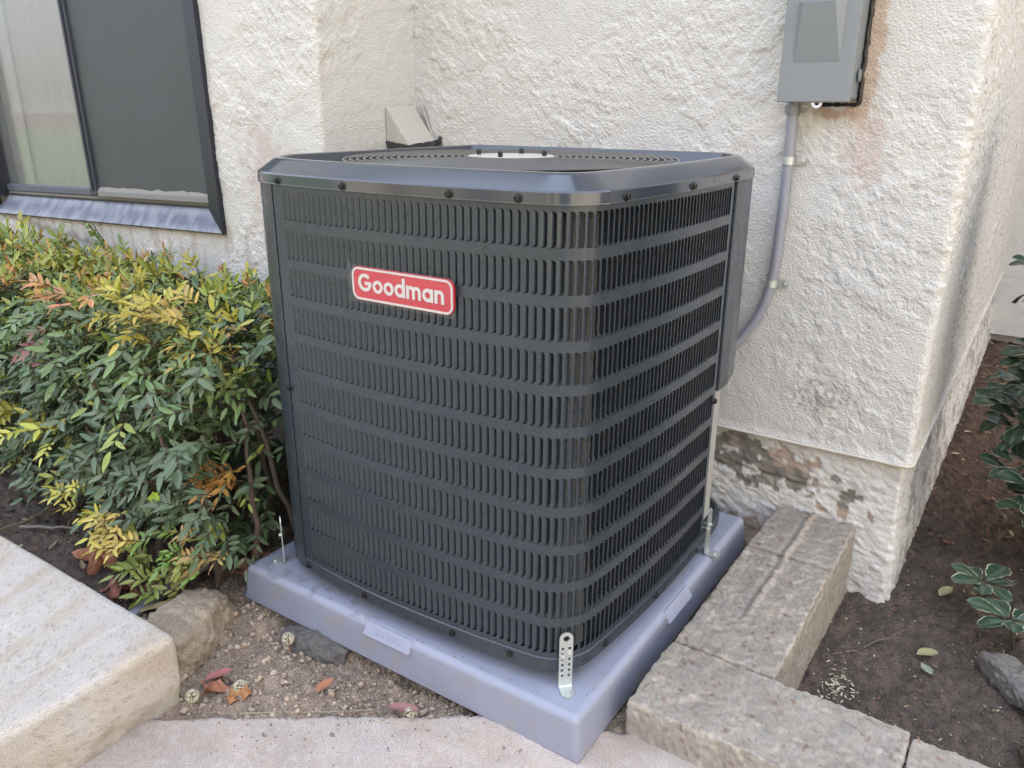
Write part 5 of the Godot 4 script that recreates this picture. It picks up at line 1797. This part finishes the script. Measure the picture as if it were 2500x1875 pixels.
func right_shrub() -> void:
	var ms := []
	for i in 4: ms.append(varie_mesh(i * 3 + 1))
	var m: StandardMaterial3D = M.leaf.duplicate()
	m.roughness = 0.3
	m.backlight = Color(0.1, 0.12, 0.06)
	var o := thing("variegated_shrub", "tall variegated shrub with cream-edged leaves at the right edge", "shrub", Vector3(1.30, -0.1, 0.64))
	var tips := []
	var k := 0
	for i in 56:
		var b := Vector3(1.30 + rng.randf_range(-0.06, 0.06), -0.12, 0.66 + rng.randf_range(-0.05, 0.05))
		var a := rng.randf() * TAU
		var h := rng.randf_range(0.12, 1.02)
		var e := Vector3(1.30 + cos(a) * rng.randf_range(0.1, 0.30), h, 0.66 + sin(a) * rng.randf_range(0.06, 0.18))
		var pts := []; var rad := []
		for j in 6:
			var t := j / 5.0
			pts.append(b.lerp(e, t) + Vector3(0, 0.10 * sin(t * PI), 0)); rad.append(lerpf(0.006, 0.002, t))
		var st := MB.new()
		st.col = Color(0.14, 0.13, 0.09)
		st.tube(pts, rad, 6)
		part(st, "stem", M.bark, o)
		for w in 2: tips.append(pts[5 - w] as Vector3)
	for p in tips:
		for r in 3:
			var a := rng.randf() * TAU
			var d := Vector3(cos(a), rng.randf_range(-0.5, 0.7), sin(a)).normalized()
			var t := Transform3D(basis_of(d, Vector3(-0.3, 1, -0.2)).scaled_local(Vector3.ONE * rng.randf_range(0.05, 0.08)), p + d * 0.012)
			if k < 300: put(ms[k % 4], "leaf", m, o, t)
			k += 1
			if k == 300: break
		if k >= 300: break
	# the rest of the crown
	var rt := []
	for i in 1500:
		var p: Vector3 = tips[rng.randi() % tips.size()]
		var a := rng.randf() * TAU
		var d := Vector3(cos(a), rng.randf_range(-0.5, 0.7), sin(a)).normalized()
		rt.append(Transform3D(basis_of(d, Vector3(-0.3, 1, -0.2)).scaled_local(Vector3.ONE * rng.randf_range(0.045, 0.075)), p + d * 0.02 + Vector3(rng.randf_range(-0.06, 0.06), rng.randf_range(-0.05, 0.05), rng.randf_range(-0.06, 0.06))))
	many(ms[1], "foliage", m, o, rt)
	# two low whorls on the soil in front of it
	var low := [[Vector3(0.99, -0.02, 0.485), "low dark-leaved whorl of the variegated shrub nearer the house corner"], [Vector3(0.86, -0.02, 0.545), "low dark-leaved whorl of variegated leaves nearer the broken stone"]]
	for q in low:
		var c: Vector3 = q[0]
		var w := thing("variegated_seedling", q[1], "plant", Vector3(c.x, -0.1, c.z), "low variegated plants")
		var st := MB.new()
		st.col = Color(0.12, 0.11, 0.07)
		st.tube([Vector3(c.x + 0.03, -0.11, c.z + 0.02), c], [0.003, 0.002], 6)
		part(st, "stem", M.bark, w)
		for i in 7:
			var a := TAU * i / 7 + rng.randf() * 0.5
			var d := Vector3(cos(a), rng.randf_range(-0.1, 0.35), sin(a)).normalized()
			put(ms[i % 4], "leaf", m, w, Transform3D(basis_of(d, Vector3.UP).scaled_local(Vector3.ONE * rng.randf_range(0.055, 0.08)), c + d * 0.01))

# ------------------------------------------------------------------ stones, pipe, fallen leaves, twigs
var rn1 := noise(91, 9.0, 3)
var rn2 := noise(92, 55.0, 3)

func boulder(called: String, label: String, cat: String, at: Vector3, half: Vector3, turn: float, col: Color, sd: float, sharp := 3.0, amp := 0.16, plan_pts: Array = []) -> MeshInstance3D:
	var pos := PackedVector3Array(); var cl := PackedColorArray()
	var nu := 121; var nv := 61
	var B := Basis(Vector3.UP, turn)
	for j in nv:
		var ph := PI * j / (nv - 1.0)
		for i in nu:
			var th := TAU * i / (nu - 1.0)
			var d := Vector3(sin(ph) * cos(th), cos(ph), sin(ph) * sin(th))
			# squarer than a ball
			var e := pow(pow(absf(d.x), sharp) + pow(absf(d.y), sharp) + pow(absf(d.z), sharp), -1.0 / sharp)
			if not plan_pts.is_empty():
				var sum := pow(absf(d.y), 7.0)
				for w in plan_pts.size():
					var pa: Vector2 = plan_pts[w]; var pb: Vector2 = plan_pts[(w + 1) % plan_pts.size()]
					var en := (pb - pa).orthogonal().normalized()
					var dist := en.dot(pa)
					if dist < 0: en = -en; dist = -dist
					# the flanks lean in towards the top
					sum += pow(maxf(0.0, (en.x * d.x * half.x + en.y * d.z * half.z) / dist + 0.22 * d.y), 7.0)
				e = pow(sum, -1.0 / 7.0)
			var p := d * e
			var wp := p * half
			p *= 1.0 + amp * rn1.get_noise_3d(wp.x * 1.1 + sd, wp.y * 1.1, wp.z * 1.1) * 2.0
			p = p * half + d * (0.0045 * rn2.get_noise_3d(wp.x + sd, wp.y, wp.z) + 0.006 * rn1.get_noise_3d(wp.x * 3.0 + sd, wp.y * 3.0, wp.z * 3.0))
			pos.append(at + B * p)
			var k := 1.0 + 0.25 * rn2.get_noise_3d(wp.x * 2 + sd, wp.y * 2, wp.z * 2) + 0.2 * rn1.get_noise_3d(wp.x * 2, wp.y * 2 + sd, wp.z * 2)
			cl.append(Color(col.r * k, col.g * k, col.b * k))
	var mb := MB.new()
	mb.sheet(pos, cl, nu, nv, B * Vector3(-1, 0, 0))
	# the middle column of a sphere faces minus x
	var o := part(mb, called, M.stone)
	tag(o, label, cat)
	return o

func fallen(at: Vector3, turn: float, size: float, col: Color, label: String, cut := 0.5, curl := 0.3, lobes := 5, tilt := 0.0) -> void:
	var mb := lobed(int(absf(at.x * 900)) % 17, lobes, cut, curl)
	var m: StandardMaterial3D = M.dead.duplicate()
	m.albedo_color = col.linear_to_srgb()
	var b := Basis(Vector3.UP, turn) * Basis(Vector3.RIGHT, tilt)
	var o := put(mb, numbered("fallen_leaf"), m, self, Transform3D(b.scaled_local(Vector3.ONE * size), at))
	tag(o, label, "leaf", "fallen leaves")

func strip(at: Vector3, turn: float, size: float, col: Color, label: String, wid := 0.35) -> void:
	var m: StandardMaterial3D = M.dead.duplicate()
	m.albedo_color = col.linear_to_srgb()
	var o := put(leaf_mesh(wid, 0.5, -0.15), numbered("fallen_leaf"), m, self, Transform3D(Basis(Vector3.UP, turn).scaled_local(Vector3.ONE * size), at))
	tag(o, label, "leaf", "fallen leaves")

func twig(a: Vector3, b: Vector3, r: float, col: Color, label: String, wob := 0.012, called := "twig") -> void:
	var pts := []; var rad := []
	for i in 13:
		var t := i / 12.0
		var p := a.lerp(b, t) + Vector3(wob * rn1.get_noise_2d(t * 0.25, a.x * 3), 0.4 * wob * absf(rn1.get_noise_2d(t * 0.2, a.z * 5)), wob * rn1.get_noise_2d(t * 0.25 + 4, a.z * 3))
		pts.append(p); rad.append(r * (1.0 - 0.5 * t))
	var mb := MB.new()
	mb.col = col
	mb.tube(pts, rad, 6)
	tag(part(mb, called, M.bark), label, called.replace("_", " "), "twigs and stalks on the soil")

func litter() -> void:
	boulder("brown_rock", "brown wedge-shaped rock between the stone slab and the pad", "rock", Vector3(-0.135, 0.004, -0.800), Vector3(0.1, 0.052, 0.1), 0.0, Color(0.50, 0.40, 0.30), 1.0, 3.2, 0.10, [Vector2(-0.045, -0.085), Vector2(0.03, -0.09), Vector2(0.115, -0.03), Vector2(0.085, 0.03), Vector2(-0.075, 0.105), Vector2(-0.115, 0.085), Vector2(-0.10, -0.03)])
	boulder("grey_stone", "dark grey stone half buried against the pad's left side", "stone", Vector3(-0.004, -0.028, -0.585), Vector3(0.028, 0.030, 0.085), 0.12, Color(0.20, 0.185, 0.175), 5.0, 2.6, 0.22)
	boulder("broken_stone", "broken flat grey stone on the dark soil at the right edge", "stone", Vector3(0.735, -0.085, 0.580), Vector3(0.085, 0.026, 0.035), 0.65, Color(0.30, 0.27, 0.25), 9.0, 4.0, 0.14)
	boulder("round_stone", "rounded brown stone at the lower right edge under the leaves", "stone", Vector3(0.545, -0.085, 0.640), Vector3(0.045, 0.035, 0.05), 0.2, Color(0.20, 0.15, 0.12), 14.0, 2.3, 0.12)
	# grey pipe end among the leaves
	var pp := thing("capped_pipe", "grey metal pipe with a fitting half buried in leaves by the slab", "pipe", Vector3(-0.08, 0, -0.94))
	var a := Vector3(-0.185, -0.004, -0.945); var b := Vector3(-0.020, 0.030, -0.940)
	var ax := (b - a).normalized()
	var mb := MB.new()
	mb.tube([a, b], 0.0125, 18)
	part(mb, "pipe_body", M.galv, pp)
	var th := []; var tr := []
	for i in 25:
		th.append(b - ax * 0.012 + ax * (i * 0.0011)); tr.append(0.0125 + (0.0008 if i % 3 == 0 else -0.0006))
	mb = MB.new()
	mb.tube(th, tr, 18)
	part(mb, "thread", M.galv, pp)
	mb = MB.new()
	mb.tube([b + ax * 0.014, b + ax * 0.030], 0.0165, 6)
	mb.tube([b + ax * 0.030, b + ax * 0.055], 0.0125, 18)
	part(mb, "fitting", M.galv, pp)
	# pale seed heads
	var balls := [[Vector3(-0.247, -0.001, -0.639), "cream honeycombed seed ball beside the slab corner"], [Vector3(-0.183, -0.003, -0.591), "pinkish honeycombed seed ball beside the orange leaf"], [Vector3(-0.047, 0.004, -0.619), "yellowish seed ball near the buried grey stone"], [Vector3(-0.059, -0.008, -0.297), "tan seed ball at the edge of the path beside the red leaf"]]
	for q in balls:
		var pos := PackedVector3Array(); var cl := PackedColorArray()
		var cells := noise(int(absf(q[0].x) * 1000), 210.0, 1, FastNoiseLite.TYPE_CELLULAR)
		cells.cellular_jitter = 0.7
		cells.cellular_return_type = FastNoiseLite.RETURN_DISTANCE
		for j in 41:
			for i in 81:
				var ph := PI * j / 40.0; var t := TAU * i / 80.0
				var d := Vector3(sin(ph) * cos(t), cos(ph), sin(ph) * sin(t))
				var cv := cells.get_noise_3dv(d * 0.0125 + q[0])
				var open := sst(-0.50, -0.68, cv)
				pos.append(q[0] + d * (0.0125 - 0.0065 * open + 0.0006 * rn2.get_noise_3dv(d * 0.1)))
				cl.append(lmix(Color(0.50, 0.455, 0.34), Color(0.16, 0.125, 0.08), open))
		mb = MB.new()
		mb.sheet(pos, cl, 81, 41, Vector3(-1, 0, 0))
		tag(part(mb, "seed_ball", M.plain), q[1], "seed ball", "seed balls on the soil")
	# fallen leaves one can point to
	fallen(Vector3(-0.150, 0.030, -1.075), 2.6, 0.115, Color(0.30, 0.125, 0.065), "large curled brown maple leaf at the foot of the hedge", 0.5, 0.22, 5, -0.6)
	fallen(Vector3(-0.085, 0.018, -0.985), 1.2, 0.10, Color(0.42, 0.16, 0.15), "pink maple leaf behind the grey pipe", 0.6, 0.15, 5, -0.25)
	fallen(Vector3(-0.150, 0.012, -1.020), 0.4, 0.080, Color(0.24, 0.10, 0.07), "dark brown crumpled leaf beside the slab edge", 0.45, 0.25, 5)
	fallen(Vector3(-0.120, 0.012, -1.045), -0.9, 0.075, Color(0.28, 0.11, 0.08), "reddish brown crumpled leaf left of the pipe", 0.5, 0.25, 5, -0.3)
	fallen(Vector3(0.020, 0.018, -0.880), 0.9, 0.105, Color(0.24, 0.105, 0.065), "broad brown leaf by the pad's left corner", 0.35, 0.3, 5, -0.3)
	fallen(Vector3(-0.215, -0.004, -0.603), 0.7, 0.050, Color(0.38, 0.18, 0.07), "bright orange curled leaf between the two seed balls", 0.3, 0.28, 4)
	fallen(Vector3(-0.235, -0.004, -0.625), 1.9, 0.055, Color(0.30, 0.125, 0.07), "rusty torn leaf lying across the soil near the slab corner", 0.5, 0.22, 5)
	strip(Vector3(-0.208, 0.000, -0.655), 1.0, 0.050, Color(0.30, 0.11, 0.10), "narrow dull red leaf on the bare soil", 0.45)
	strip(Vector3(-0.070, -0.002, -0.335), 0.25, 0.060, Color(0.27, 0.13, 0.12), "upright narrow red leaf at the path edge by the pad", 0.40)
	strip(Vector3(-0.115, -0.004, -0.470), 1.4, 0.040, Color(0.36, 0.15, 0.08), "small brown leaf in the middle of the bare soil", 0.5)
	strip(Vector3(-0.165, 0.012, -0.925), 1.0, 0.060, Color(0.36, 0.27, 0.15), "tan narrow leaf across the grey pipe", 0.35)
	strip(Vector3(-0.140, 0.010, -0.905), 1.4, 0.055, Color(0.42, 0.22, 0.06), "golden brown curled leaf in front of the grey pipe", 0.4)
	strip(Vector3(0.000, 0.012, -0.905), 1.9, 0.045, Color(0.45, 0.42, 0.27), "pale yellow leaf between the pipe fitting and the pad", 0.5)
	strip(Vector3(1.005, -0.094, 0.405), 1.1, 0.050, Color(0.33, 0.33, 0.19), "pale yellow-green leaf on the dark soil near the house corner", 0.5)
	strip(Vector3(0.745, -0.096, 0.395), 0.5, 0.045, Color(0.28, 0.27, 0.14), "olive-yellow leaf in the middle of the dark soil", 0.6)
	strip(Vector3(0.690, -0.096, 0.430), 2.4, 0.032, Color(0.22, 0.26, 0.20), "small grey-green leaf fragment on the dark soil", 0.6)
	# stalks and twigs
	twig(Vector3(-0.225, -0.006, -0.540), Vector3(-0.090, -0.004, -0.355), 0.0015, Color(0.50, 0.45, 0.32), "long pale straw along the path edge", 0.004, "straw")
	twig(Vector3(-0.150, 0.040, -1.43), Vector3(-0.085, 0.045, -1.30), 0.005, Color(0.34, 0.30, 0.26), "pale bare stick on the bed left of the hedge stems")
	twig(Vector3(-0.20, 0.030, -1.46), Vector3(-0.02, 0.055, -1.42), 0.003, Color(0.28, 0.22, 0.13), "thin tan twig behind the pale stick")
	twig(Vector3(-0.185, -0.002, -0.735), Vector3(-0.205, -0.002, -0.640), 0.0014, Color(0.30, 0.22, 0.16), "fine root on the bare soil below the rock", 0.02)
	twig(Vector3(-0.190, -0.004, -0.640), Vector3(-0.065, 0.000, -0.660), 0.0014, Color(0.28, 0.21, 0.16), "fine root running towards the pad", 0.02)
	twig(Vector3(0.64, -0.098, 0.255), Vector3(0.84, -0.096, 0.375), 0.0014, Color(0.30, 0.24, 0.17), "long thin stalk on the dark soil beside the blocks", 0.01)
	twig(Vector3(0.92, -0.096, 0.365), Vector3(0.70, -0.096, 0.42), 0.0012, Color(0.16, 0.12, 0.09), "thin dark stalk crossing the soil by the house corner", 0.008)
	# clods and crumbs, chips of litter: nobody could count them
	var peb := MB.new()
	var pp2 := PackedVector3Array()
	for j in 6:
		for i in 9:
			var ph := PI * j / 5.0; var t := TAU * i / 8.0
			var d := Vector3(sin(ph) * cos(t), cos(ph), sin(ph) * sin(t))
			pp2.append(d * (1.0 + 1.1 * rn1.get_noise_3dv(d * 0.16)) * Vector3(1, 0.7, 0.85))
	peb.sheet(pp2, PackedColorArray(), 9, 6, Vector3(-1, 0, 0))
	var tr2 := []; var tc := []
	for i in 11500:
		var x: float; var z: float
		if i < 7600:
			x = rng.randf_range(-0.36, 0.05); z = rng.randf_range(-1.0, -0.18)
		elif i < 8600:
			x = rng.randf_range(-0.28, 0.35); z = rng.randf_range(-2.4, -0.95)
		else:
			x = rng.randf_range(0.28, 2.2); z = rng.randf_range(0.22, 0.85)
		var s := 0.0008 + 0.0062 * pow(rng.randf(), 7.5)
		if i > 8600: s *= 0.7
		if z > path_z(x): continue
		tr2.append(Transform3D(Basis.from_euler(Vector3(rng.randf() * 6, rng.randf() * 6, rng.randf() * 6)).scaled_local(Vector3.ONE * s), Vector3(x, soil_h(x, z) + s * 0.2, z)))
		var c := soil_col(x, z)
		var k := rng.randf_range(0.75, 1.2)
		if rng.randf() < 0.012 and s < 0.003: c = Color(0.5, 0.46, 0.4)
		tc.append(Color(c.r * k, c.g * k, c.b * k))
	# strays on the path's margin and on the pad
	for i in 150:
		var t := rng.randf()
		var on_pad := i >= 110
		var z := lerpf(-0.60, -0.16, t)
		var x := path_edge(z) - 0.006 - 0.10 * pow(rng.randf(), 2.5)
		var y := 0.0005
		if on_pad:
			var side := rng.randf() < 0.5
			x = 0.018 + 0.012 * rng.randf() if side else rng.randf_range(0.05, 0.75)
			z = rng.randf_range(-0.75, -0.05) if side else -0.018 - 0.012 * rng.randf()
			y = 0.0762
		var s := rng.randf_range(0.0005, 0.0017)
		tr2.append(Transform3D(Basis.from_euler(Vector3(rng.randf() * 6, rng.randf() * 6, rng.randf() * 6)).scaled_local(Vector3.ONE * s), Vector3(x, y + s * 0.3, z)))
		tc.append(Color(0.20, 0.15, 0.12) if i % 3 else Color(0.32, 0.20, 0.13))
	tag(many(peb.mesh(), "soil_crumbs", M.plain, self, tr2, tc), "loose crumbs and clods of soil scattered over the beds")
	var chip := leaf_mesh(0.34, 0.4, -0.1)
	tr2 = []; tc = []
	for i in 3500:
		var x: float; var z: float
		if i < 700:
			x = rng.randf_range(-0.28, 0.40); z = rng.randf_range(-2.5, -0.86)
		elif i < 2700:
			x = 1.15 + 2.4 * pow(rng.randf(), 0.8); z = rng.randf_range(0.31, 1.25)
		else:
			x = rng.randf_range(0.3, 1.3); z = rng.randf_range(0.23, 0.85)
		var s := rng.randf_range(0.008, 0.032) if i < 2700 else (rng.randf_range(0.003, 0.009) if i < 3000 else rng.randf_range(0.005, 0.014))
		tr2.append(Transform3D(Basis.from_euler(Vector3(rng.randf_range(-0.4, 0.4), rng.randf() * 6.3, rng.randf_range(-0.6, 0.6))).scaled_local(Vector3(s * rng.randf_range(0.4, 1.3), s, s)), Vector3(x, soil_h(x, z) + 0.003 + 0.004 * rng.randf(), z)))
		var c: Color = [Color(0.16, 0.075, 0.04), Color(0.10, 0.06, 0.045), Color(0.26, 0.17, 0.10), Color(0.20, 0.09, 0.055), Color(0.07, 0.05, 0.04)][rng.randi() % 5]
		if i >= 2700 and i < 3000: c = Color(0.42, 0.38, 0.28)
		elif rng.randf() < 0.07: c = Color(0.40, 0.32, 0.22)
		tc.append(c)
	# a little heap of pale chaff beside the long block
	for i in 90:
		var x := 0.565 + 0.03 * rng.randfn(); var z := 0.275 + 0.016 * rng.randfn()
		tr2.append(Transform3D(Basis.from_euler(Vector3(rng.randf_range(-0.5, 0.5), rng.randf() * 6.3, 0)).scaled_local(Vector3.ONE * rng.randf_range(0.006, 0.013)), Vector3(x, soil_h(x, z) + 0.003, z)))
		tc.append(Color(0.50, 0.46, 0.34))
	tag(many(chip, "leaf_litter", M.dead, self, tr2, tc), "dry chips and leaf litter strewn over the beds")
